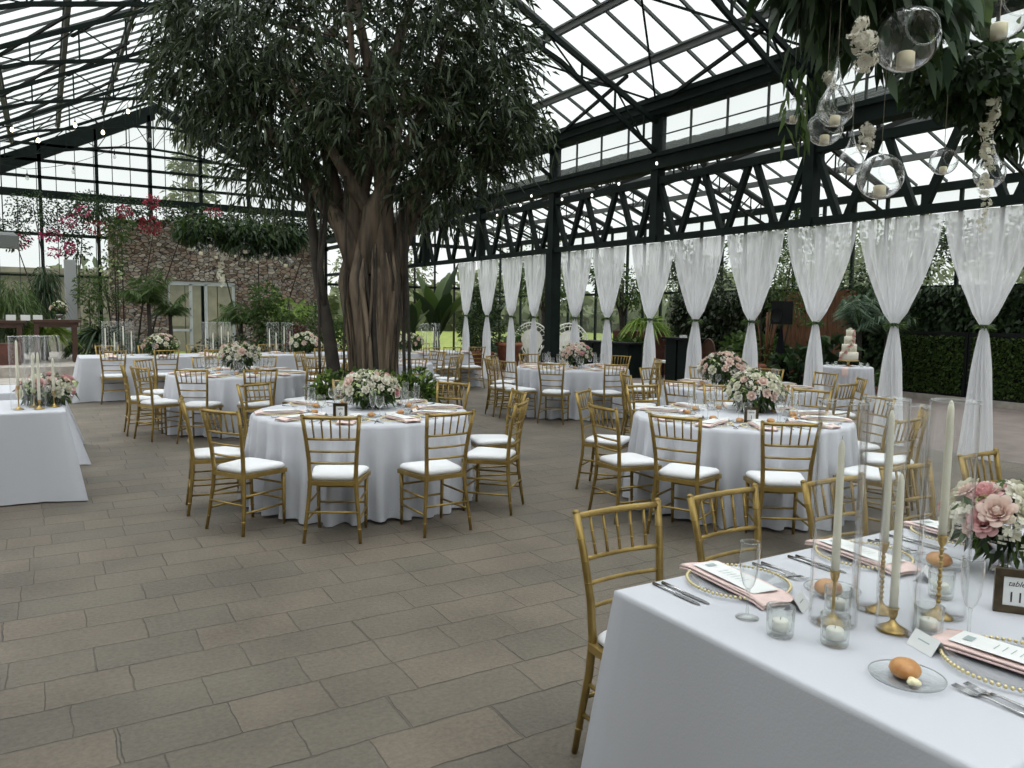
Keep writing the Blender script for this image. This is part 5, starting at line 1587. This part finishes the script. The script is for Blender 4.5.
# bougainvillea climbing under the gable
bush('bougainvillea', 'magenta bougainvillea climbing the post under the far gable', (.55, 24.8, .0),
     [(0, 0, 3.8, .6, .5, .45), (-.7, 0, 4.3, .7, .4, .45), (.5, 0, 4.35, .7, .4, .4), (-1.2, 0, 3.6, .5, .4, .5), (.3, 0, 3.2, .4, .3, .3)], 2600, .08, .05, M['leaf_dark'], 117,
     fl=([(.1, -.3, 3.95, .22, .2, .22, 1), (-.35, -.3, 3.55, .3, .2, .2, 1), (.45, -.3, 4.25, .2, .2, .15, .5), (-.25, -.3, 3.1, .2, .2, .15, .6), (.1, -.3, 3.25, .15, .2, .15, .6), (-1.1, -.3, 3.35, .4, .2, .2, .5)], 520, .065, M['boug']))
bush('bougainvillea', 'red bougainvillea hanging over the top of the stone wall', (2.1, 26.6, .0),
     [(0, 0, 4.5, .9, .4, .55), (1.0, 0, 4.6, .8, .4, .4), (-.8, 0, 4.6, .6, .4, .5), (1.9, 0, 4.6, .7, .3, .25)], 2300, .09, .05, M['leaf_dark'], 118,
     fl=([(-.7, -.4, 4.0, .35, .2, .25, 1), (.05, -.4, 4.5, .25, .2, .2, 1), (.75, -.4, 4.15, .35, .2, .3, 1), (.85, -.4, 4.85, .25, .2, .2, .6), (2.6, -.4, 4.7, .25, .2, .15, .3)], 700, .075, M['boug2']))
bush('climber', 'leafy climber along the top of the stone wall', (6.2, 26.8, .0), [(-1.6, 0, 4.6, .8, .3, .3), (0, 0, 4.6, 1.2, .3, .35), (1.8, 0, 4.5, 1, .3, .4)], 2400, .12, .06, M['leaf_dark'], 119)
# behind the trunk to the right, by the far curtains
def banana(label, loc, n_, L, seed, s=1):
    rng = random.Random(seed); t = thing('banana_plant', label, 'plant', loc)
    for i in range(n_):
        a = 2*PI*i/n_+rng.uniform(-.4, .4); tilt = rng.uniform(.15, .6); Lf = L*rng.uniform(.75, 1.1); w = .26*s
        def lf(u, v, a=a, tilt=tilt, Lf=Lf):
            h = v; r = math.sin(tilt)*Lf*h*h; z = .5+math.cos(tilt)*Lf*h-.25*h*h*h*tilt*Lf
            ww = w*math.sin(PI*min(1, max(0, (h-.25)/.75)))**.6*(1 if h > .25 else 0)+.012
            x = (u-.5)*2*ww
            return (r*math.cos(a)-x*math.sin(a), r*math.sin(a)+x*math.cos(a), z-abs(u-.5)*.1)
        b = MB(); b.grid(lf, 4, 14); b.build('leaf', M['leaf_mid' if i % 2 else 'leaf_dark'], t)
    b = MB(); b.tube([(0, 0, 0), (0, 0, .8)], [.1, .06], 8); b.build('stem', M['leaf_dark'], t)
banana('tall banana plant with broad upright leaves behind the trunk', (10.3, 21.5, 0), 8, 2.7, 120)
banana('lower banana plant spreading toward the far trunk side', (9.2, 21.2, 0), 6, 1.7, 121, .8)
banana('banana plant glimpsed between the far curtains', (12.6, 22.6, 0), 7, 2.3, 122)
bush('potted_shrub', 'dark leafy shrub beyond the far curtains', (10.9, 19.8, 0), [(0, 0, 1.3, .6, .6, .9), (.2, 0, 2.2, .5, .5, .5)], 1500, .13, .05, M['leaf_dark'], 123, pot=.34)
bush('potted_shrub', 'olive green shrub in terracotta beyond the third curtain', (11.2, 20.9, 0), [(0, 0, 1.2, .5, .5, .6)], 900, .12, .05, M['leaf_mid'], 124, pot=.36)
bush('flower_bed', 'low shrubs along the glass behind the far curtains', (14.6, 24, 0), [(0, 0, .3, 1.2, 3.5, .45)], 2400, .14, .06, M['leaf_dark'], 125, stem=False)
for i, (x, y, h, l) in enumerate(((14.3, 17.6, 2.2, 'dark trunked tree between the second pair of right curtains'), (14.6, 14.9, 2.4, 'round green tree before the pale window'), (13.6, 20.6, 2.2, 'slender tree behind the peacock chairs'))):
    t = thing('potted_tree', l, 'tree', (x, y, 0))
    b = MB(); b.tube([(0, 0, 0), (.08, .05, h*.5), (-.05, 0, h*.8), (0, 0, h*1.2)], [.11, .09, .07, .04], 8)
    for k in range(5): b.tube([(0, 0, h*.7), (.4*math.cos(k*1.26), .4*math.sin(k*1.26), h*1.15)], [.04, .012], 5)
    b.build('trunk', M['bark2'], t)
    place('crown', bush_mesh('crown', [(0, 0, h*1.1, .85, .85, .6), (.4, -.4, h*.95, .5, .5, .4), (-.3, .4, h*1.3, .6, .6, .5)], 1500, .13, .05, M['leaf_mid' if i != 1 else 'leaf'], 130+i, .3, 1, .2, .1), t)
spiky('yucca', 'bright green spiky plant above the timber planter', (14.3, 16.6, 1.1), 150, .75, .05, M['leaf_fresh'], 135, .7, .5, .2)
bush('hosta', 'broad leaved plants in the timber planter', (13.7, 16.6, .5), [(0, 0, .25, .4, .9, .25)], 420, .2, .14, M['leaf_mid'], 136, stem=False)
b = MB(); b.box(13.9, 14.8, 16.2, 17.5, .0, 1.2); b.box(13.3, 13.9, 15.9, 17.4, 0, .5)
tag(b.build('timber_planter', M['redwood']), 'two-step reddish timber planter behind the curtains', 'planter')
# ivy wall
t = thing('ivy_hedge', 'dark ivy covering the outer wall behind the hedge panels', 'hedge', (15.9, 7, 0))
rg = np.random.default_rng(140); n_ = 16000
P_ = np.stack([-np.abs(rg.normal(0, .07, n_)), rg.uniform(-8, 5.0, n_), rg.uniform(.05, 2.35, n_)], 1)
D_ = np.stack([-np.abs(rg.normal(.8, .4, n_)), rg.normal(0, .6, n_), rg.normal(-.5, .4, n_)], 1)
place('ivy_leaves', leaf_mesh('ivy_leaves', P_, D_, .13, .09, M['leaf_dark'], .3, 141), t)
t = thing('ivy_hedge', 'brownish ivy on the wall before the pale window', 'hedge', (15.9, 13.2, 0))
n_ = 8500
P_ = np.stack([-np.abs(rg.normal(0, .1, n_)), rg.uniform(-1.1, 4.0, n_), rg.uniform(.05, 2.3, n_)], 1)
D_ = np.stack([-np.abs(rg.normal(.8, .4, n_)), rg.normal(0, .6, n_), rg.normal(-.5, .4, n_)], 1)
place('ivy_leaves', leaf_mesh('ivy_leaves', P_, D_, .12, .08, M['leaf'], .3, 142), t)
# artificial hedge panels in dark frames
def mk_panel():
    t = thing('hedge_panel', '', 'hedge panel')
    b = MB(); b.box(-.02, .02, -.72, .72, .02, 1.22); b.build('board', M['black'], t)
    b = MB()
    for y in (-.74, .74): b.box(-.04, .04, y-.03, y+.03, 0, 1.28)
    b.box(-.04, .04, -.74, .74, 1.22, 1.28); b.box(-.04, .04, -.74, .74, 0, .05); b.build('frame', M['frame_dark'], t)
    rg = np.random.default_rng(150); n2 = 3600
    P_ = np.stack([rg.uniform(-.05, -.02, n2), rg.uniform(-.7, .7, n2), rg.uniform(.06, 1.2, n2)], 1)
    D_ = np.stack([-np.abs(rg.normal(.9, .3, n2)), rg.normal(0, .7, n2), rg.normal(0, .7, n2)], 1)
    place('leaves', leaf_mesh('leaves', P_, D_, .06, .035, M['leaf_mid'], .2, 151), t)
    return t
PAN = Proto(mk_panel)
for i, l in enumerate(('farthest, beside the cake', 'second from the cake', 'third from the cake', 'fourth from the cake', 'out past the photo edge')):
    PAN.put((15.55, 9.2-1.56*i, .12), 0, 'green leaf panel in a dark frame, '+l)
# tall green tree and plants around the speaker
bush('tall_shrub', 'tall green shrub behind the black speaker', (14.2, 12.1, 0), [(0, 0, 2.7, .8, .8, .8), (.2, -.4, 2.0, .6, .6, .6), (-.1, .5, 3.2, .7, .7, .5), (0, -.5, 3.5, .7, .7, .5)], 2600, .10, .045, M['leaf_mid'], 160)
bush('tall_shrub', 'dark climber mass beyond the hedge panels', (15.2, 9.6, 0), [(0, 0, 2.9, .5, .9, .6), (0, -1.2, 3.2, .5, .8, .4), (0, .8, 2.4, .4, .6, .5)], 1700, .10, .05, M['leaf_dark'], 161, stem=False)
bush('tall_shrub', 'dark tree crown above the hedge panels', (15.3, 7.0, 0), [(0, 0, 3.3, .5, .7, .4), (0, .6, 2.9, .4, .5, .3)], 900, .10, .05, M['leaf_dark'], 162, stem=False)
bush('broadleaf_plant', 'broad leaved plants beneath the black speaker', (13.2, 10.5, 0), [(0, 0, .55, .5, .6, .45), (.3, -.5, .9, .4, .4, .3)], 420, .3, .16, M['leaf_dark'], 163, upb=.6)
bush('broadleaf_plant', 'bright leaved plants behind the wooden chair', (14.6, 13.0, 0), [(0, 0, .9, .5, .8, .3)], 380, .24, .14, M['leaf_mid'], 164, upb=.6)
frond_palm('kentia_palm', 'grey green palm arching behind the wedding cake', (14.0, 9.75, 0), 11, 1.15, 1.1, 165, 1.35, 'leaf_blue', .03, pot=.3, leaflet=.4)
frond_palm('kentia_palm', 'darker palm right of the wedding cake', (14.6, 9.55, 0), 9, 1.0, 1.1, 166, 1.3, 'leaf_dark', .03, leaflet=.4)
# terracotta pot with pale stems
t = thing('potted_plant', 'terracotta pot with pale upright stems beside the speaker', 'plant', (14, 12.1, 0))
b = MB(); b.lathe([(.001, 0), (.24, 0), (.32, .5), (.36, .5), (.36, .6), (.31, .6), (.3, .52), (.001, .52)], n=24); b.build('pot', M['terra'], t)
b = MB(); rng = random.Random(5)
for k in range(12):
    a = rng.uniform(0, 6.3); b.tube([(.1*math.cos(a), .1*math.sin(a), .5), (.15*math.cos(a), .15*math.sin(a), 1.1), (.28*math.cos(a), .28*math.sin(a), 1.75)], .016, 5)
b.build('stems', M['woodfence'], t)
place('foliage', bush_mesh('foliage', [(0, 0, .75, .35, .35, .28)], 300, .12, .04, M['leaf_mid'], 170, .5), t)
for x, y, r, l in ((11.7, 19.6, .36, 'large terracotta pot between the first curtains'), (13.45, 8.75, .17, 'terracotta pot on the floor beside the cake table')):
    t = thing('terracotta_pot', l, 'pot', (x, y, 0))
    b = MB(); b.lathe([(.001, 0), (r*.7, 0), (r, r*1.9), (r*1.12, r*1.9), (r*1.12, r*2.2), (r, r*2.2), (r*.97, r*1.9), (.001, r*1.9)], n=24); b.build('pot', M['terra'], t)
    place('foliage', bush_mesh('foliage', [(0, 0, r*3, r, r, r)], 260, .13, .06, M['leaf_mid'], 171, .4), t)
# cedar fence
b = MB(); y = 10.95; rng = random.Random(6)
while y < 12.9: b.box(15.55, 15.58, y, y+.135, .05, 2.28+rng.uniform(-.01, .01)); y += .145
tag(b.build('cedar_fence', M['woodfence']), 'reddish cedar fence boards behind the speaker and the cake', 'fence')

# ================================================================== SPEAKER, SEATS, DARK TABLES
t = thing('loudspeaker', 'black loudspeaker on a pole behind the curtains', 'speaker', (13, 10.85, 0))
b = MB(); b.box(-.15, .15, -.15, .15, 1.5, 1.97); b.build('cabinet', M['black'], t)
b = MB(); b.lathe([(.001, 0), (.13, 0), (.14, .01)], n=24); b.build('grille', M['frame_dark'], t, (-.152, 0, 1.68), (0, -PI/2, 0))
t2 = thing('speaker_stand', 'tripod stand wrapped in black cloth below the loudspeaker', 'speaker stand', (13, 10.85, 0))
b = MB(); b.tube([(0, 0, .9), (0, 0, 1.45)], .02, 8); b.build('pole', M['black'], t2)
b = MB(); b.grid(lambda u, v: ((.03+.27*(1-v)**1.3*(1+.08*math.sin(u*37)))*math.cos(2*PI*u), (.03+.27*(1-v)**1.3*(1+.08*math.sin(u*37)))*math.sin(2*PI*u), .005+1.38*v), 72, 12); b.build('cloth_cover', M['blackcloth'], t2)
def peacock(label, loc, rz_):
    t = thing('peacock_chair', label, 'chair', loc, rz_)
    b = MB(); b.lathe([(.20, 0), (.15, .2), (.14, .25), (.24, .42), (.26, .44), (.001, .45)], n=24); b.build('seat_base', M['wicker'], t)
    b = MB()
    import_ang = [PI*k/16 for k in range(17)]
    def P(a, r): return (r*.52*math.cos(a), -.22-.10*math.sin(a)*r, .86+r*.52*math.sin(a))
    b.tube([(-.17, -.18, .42)]+[P(PI-a, 1) for a in import_ang]+[(.17, -.18, .42)], .022, 6)
    for rr in (.84, .6, .35): b.tube([P(a, rr) for a in import_ang], .012, 5)
    for k in range(9):
        a = PI*k/8; b.tube([(.1*math.cos(a), -.18, .45), P(a, .35)], .009, 5)
        b.tube([P(a, .6), P(a, .84)], .01, 5)
    for k in range(17):
        a = PI*k/16; b.tube([P(a, .84), P(min(PI, a+.1), 1)], .008, 4)
    b.grid(lambda u, v: P(PI*u, .05+.55*v), 16, 4); 
    b.grid(lambda u, v: (lambda q: (q[0], q[1]+.004, q[2]))(((-.35+.7*u)*(.45+.55*v), -.2-.02*v, .45+.42*v)), 8, 4)
    b.build('fan_back', M['wicker'], t)
    for s in (-1, 1):
        b = MB(); b.tube([(s*.24, .1, .42), (s*.29, .12, .66), (s*.3, -.12, .7), (s*.26, -.2, .62)], .016, 6); b.build('arm', M['wicker'], t)
peacock('white wicker peacock chair left of the dark column, curtain crossing it', (12.4, 19.45, 0), math.radians(149))
peacock('white wicker peacock chair just right of the dark column', (12.6, 17.75, 0), math.radians(152))
def dark_table(label, x, y, w, d, h):
    t = thing('bar_table', label, 'table', (x, y, 0))
    b = MB(); b.box(-d/2, d/2, -w/2, w/2, h-.05, h); b.build('tabletop', M['black'], t)
    b = MB(); b.box(-d/2+.06, d/2-.06, -w/2+.1, -.03, 0, h-.05); b.build('front_panel', M['frame_green'], t)
    b = MB(); b.box(-d/2+.06, d/2-.06, .03, w/2-.1, 0, h-.05); b.build('front_panel', M['frame_green'], t)
dark_table('long black bar table behind the second and third right curtains', 13.2, 17.2, 3.2, .6, .92)
dark_table('tall dark green cocktail stand between two middle curtains', 13.0, 13.6, .95, .7, 1.13)
b = MB(); b.box(-.05, .05, -.07, .07, 0, .06)
tag(b.build('napkin_box', M['white'], None, (12.9, 13.6, 1.13)), 'small white box on the dark green cocktail stand', 'box')
def bench(label, loc, L):
    t = thing('garden_bench', label, 'bench', loc)
    b = MB(); b.box(-.2, .2, -L/2, L/2, .42, .47); b.build('seat', M['white'], t)
    b = MB()
    for k in range(int(L/.1)+1): b.box(.18, .2, -L/2+k*.1, -L/2+k*.1+.03, .47, .8)
    b.tube([(.19, -L/2, .82), (.19, 0, .95), (.19, L/2, .82)], .02, 6); b.build('backrest', M['bark2'], t)
    for s in (-1, 1):
        b = MB()
        for x in (-.17, .17): b.box(x-.02, x+.02, s*(L/2-.05)-.02, s*(L/2-.05)+.02, 0, .42)
        b.build('leg', M['bark2'], t)
bench('garden bench with a white seat left of the dark green stand', (13.9, 15.0, 0), 1.2)
bench('garden bench with a white seat right of the dark green stand', (14.0, 12.95, 0), 1.5)
t = thing('oval_back_chair', 'brown oval-backed chair behind the blush centrepiece', 'chair', (13.3, 12.95, 0), PI/2)
b = MB(); b.box(-.2, .2, -.2, .2, .42, .47); b.build('seat', M['wood'], t)
b = MB(); b.tube([(.2*math.cos(a), .22, .82+.3*math.sin(a)) for a in [2*PI*k/20 for k in range(21)]], .02, 6, 0, False); b.grid(lambda u, v: (.19*v*math.cos(2*PI*u), .22, .82+.28*v*math.sin(2*PI*u)), 20, 3); b.build('oval_back', M['wood'], t)
for sx in (-.17, .17):
    for sy in (-.17, .2):
        b = MB(); b.tube([(sx, sy, 0), (sx, sy, .43)], [.012, .018], 6); b.build('leg', M['wood'], t)
# wooden tables on the step
def wtable(label, x0, x1, y, z, h=.86):
    t = thing('console_table', label, 'table', (0, y, z))
    b = MB(); b.box(x0, x1, -.35, .35, h-.06, h); b.box(x0+.06, x1-.06, -.3, .3, h-.16, h-.06); b.build('tabletop', M['wood'], t)
    for x in (x0+.1, x1-.14):
        for yy in (-.27, .27):
            b = MB(); b.box(x-.05, x+.05, yy-.05, yy+.05, 0, h-.1); b.build('leg', M['wood'], t)
wtable('dark wooden table on the stone step beside the grey post', -.25, .72, 20.3, .40, .95)
wtable('dark wooden table on the stone step at the photo edge', -2.0, -.33, 20.3, .40, .93)
b = MB(); b.box(-.5, .5, -.2, .2, 0, .45); tag(b.build('wooden_chest', M['redwood'], None, (-.95, 19.6, .40)), 'reddish wooden chest under the table on the step', 'chest')
for i, (x, l) in enumerate(((-.62, 'nearest the photo edge'), (-.35, 'in the middle'), (-.12, 'nearest the cylinders'))):
    b = MB(); b.box(-.09, .09, -.06, .06, 0, .12); tag(b.build('white_box', M['white'], None, (x, 20.1, 1.33)), 'small white box on the wooden table, '+l, 'box')
arrangement((.30, 20.2, 1.35), 'small pale arrangement on the wooden table beside the grey post', .16, .2, 9, 'wwb', 17, z0=.18, nf=4, sc=1.3)
# grey fan unit at the upper left and machine on the girder
t = thing('unit_heater', 'grey sheet metal heater hanging among the bougainvillea', 'heater', (-.75, 22, 3.0))
b = MB(); b.box(-.35, .30, -.25, .25, 0, .28); b.add([(-.35, -.25, .28), (.30, -.25, .28), (.2, -.2, .36), (-.25, -.2, .36), (-.35, .25, .28), (.30, .25, .28), (.2, .2, .36), (-.25, .2, .36)], [(0, 1, 2, 3), (4, 7, 6, 5), (1, 5, 6, 2), (0, 3, 7, 4), (3, 2, 6, 7)]); b.build('casing', M['machine'], t)
b = MB(); b.tube([(0, 0, .3), (0, 0, 3.6)], .012, 6); b.build('hanger', M['frame_dark'], t)
t = thing('unit_heater', 'galvanised heater with ducts on the girder behind the leaves', 'heater', (9.1, 20.8, 3.95))
b = MB(); b.box(-.3, .2, -1.4, .9, -.1, .55); b.box(-.28, .18, -.5, .3, .55, .8); b.build('casing', M['machine'], t)
b = MB(); b.tube([(-.32, -1.4, .2), (-.34, -2.2, .2), (-.3, -3.0, .1)], .06, 10); b.build('duct', M['machine'], t)
for i in range(6):
    b = MB(); b.box(-.315, -.30, -1.2+i*.33, -.95+i*.33, 0, .42); b.build('louver', M['frame_dark'], t)

# ================================================================== STRING LIGHTS
def bulb(mb_glass, mb_cap, p, r=.035, drop=.1):
    x, y, z = p
    mb_cap.tube([(x, y, z+drop), (x, y, z+.02)], .006, 5); mb_cap.tube([(x, y, z+.04), (x, y, z-.005)], .014, 6)
    mb_glass.lathe([(.012, 0), (r*.9, -r*.9), (r, -r*1.6), (r*.7, -r*2.4), (.001, -r*2.75)], (x, y, z), 10)
def string(label, pts, mat, r=.035):
    t = thing('string_lights', label, 'string lights', pts[0])
    o = Vector(pts[0])
    cb = MB(); path = []
    for i in range(len(pts)-1):
        a, c_ = Vector(pts[i])-o, Vector(pts[i+1])-o
        for k in range(8):
            f = k/8; p = a.lerp(c_, f); p.z += .12-.10*math.sin(PI*f)*(a-c_).length*.25; path.append(p)
    path.append(Vector(pts[-1])-o+Vector((0, 0, .12)))
    cb.tube(path, .005, 5); cb.build('cable', M['frame_dark'], t)
    for p in pts:
        g_, c_ = MB(), MB(); q = Vector(p)-o; bulb(g_, c_, q, r); bo = g_.build('bulb', mat, t); c_.build('socket', M['black'], bo)
string('lit string lights high across the left roof', [(-1.2, 17, 5.0), (-.38, 17, 4.86), (.02, 17, 4.72), (.62, 17, 5.07), (1.08, 17, 5.0), (1.52, 17, 5.45)], M['bulb_on'], .032)
string('unlit string lights before the far gable glass', [(-1.0, 17.2, 4.2), (-.18, 17.2, 4.05), (.57, 17.2, 4.24), (1.28, 17.2, 4.60), (1.92, 17.2, 5.0)], M['bulb_off'], .032)
string('small white string lights along the girder over the curtains', [(9.2, 16.04, 3.96), (9.2, 15.0, 4.08), (9.2, 14.55, 4.23), (9.2, 13.37, 4.02), (9.2, 12.35, 3.98), (9.2, 11.53, 4.09), (9.2, 10.5, 4.30)], M['bulb_white'], .022)

# ================================================================== OUTDOORS
def outtree(label, loc, h, r, mat, seed, conifer=False, n_=1500):
    t = thing('outdoor_tree', label, 'tree', loc)
    b = MB(); b.tube([(0, 0, -.3), (0, 0, h*.95)], [h*.03, .02], 8); b.build('trunk', M['bark2'], t)
    if conifer: bl = [(0, 0, h*(.2+.13*i), r*(1-.14*i), r*(1-.14*i), h*.05, 1-.1*i) for i in range(6)]
    else: bl = [(0, 0, h*.65, r, r, h*.3), (r*.5, 0, h*.5, r*.6, r*.6, h*.2), (-r*.5, r*.3, h*.55, r*.6, r*.6, h*.22)]
    f_ = .55 if conifer else 1
    place('crown', bush_mesh('crown', bl, n_, h*.055*f_, h*.02*f_, mat, seed, .3, 1, .1, .05), t)
outtree('tall conifer outside beyond the far gable', (8.0, 52, 0), 14.5, 2.6, M['leaf_out'], 201, True, 2200)
for i, (x, y, h, r, l) in enumerate(((30, 46, 7, 3.5, 'bare-looking tree far across the lawn'), (38, 40, 6, 3.5, 'rounded tree across the lawn behind the peacock chairs'), (40, 31, 7, 3.6, 'rounded tree across the lawn behind the bar table'),
                                     (34, 24, 4.2, 2.0, 'tree on the lawn outside the pale window'), (24, 60, 8, 4, 'tree on the lawn at the far end'), (20, 13, 4.5, 1.8, 'tree just outside the ivy wall'), (21, 8.5, 4.3, 1.6, 'small tree outside above the hedge panels'), (44, 20, 8, 4, 'wide tree outside to the side'))):
    outtree(l, (x, y, .3), h, r, M['leaf_out'], 210+i)
rg = np.random.default_rng(220)
n_ = 9000
ang = rg.uniform(-.35, 1.6, n_); dd = rg.uniform(62, 75, n_)
P_ = np.stack([dd*np.sin(ang), dd*np.cos(ang), rg.uniform(0, 1, n_)**1.2*(3.4+1.0*np.sin(ang*17)+.6*np.sin(ang*41))], 1)
D_ = rg.normal(size=(n_, 3))
o = place('treeline', leaf_mesh('treeline', P_, D_, 1.5, .9, M['leaf_out'], .2, 221)); tag(o, 'distant tree line around the lawn', 'trees', kind='stuff')

b = MB(); b.box(-14, 7.5, 35, 40, -.2, 2.9); b.box(-14.3, 7.8, 34.7, 40.3, 2.9, 3.1)
for x in (-3.5, -1.2, 1.4, 4.2): b.box(x, x+1.1, 34.95, 35, .9, 2.2)
tag(b.build('outdoor_shed', M['tan']), 'low tan building outside beyond the far gable', 'building')
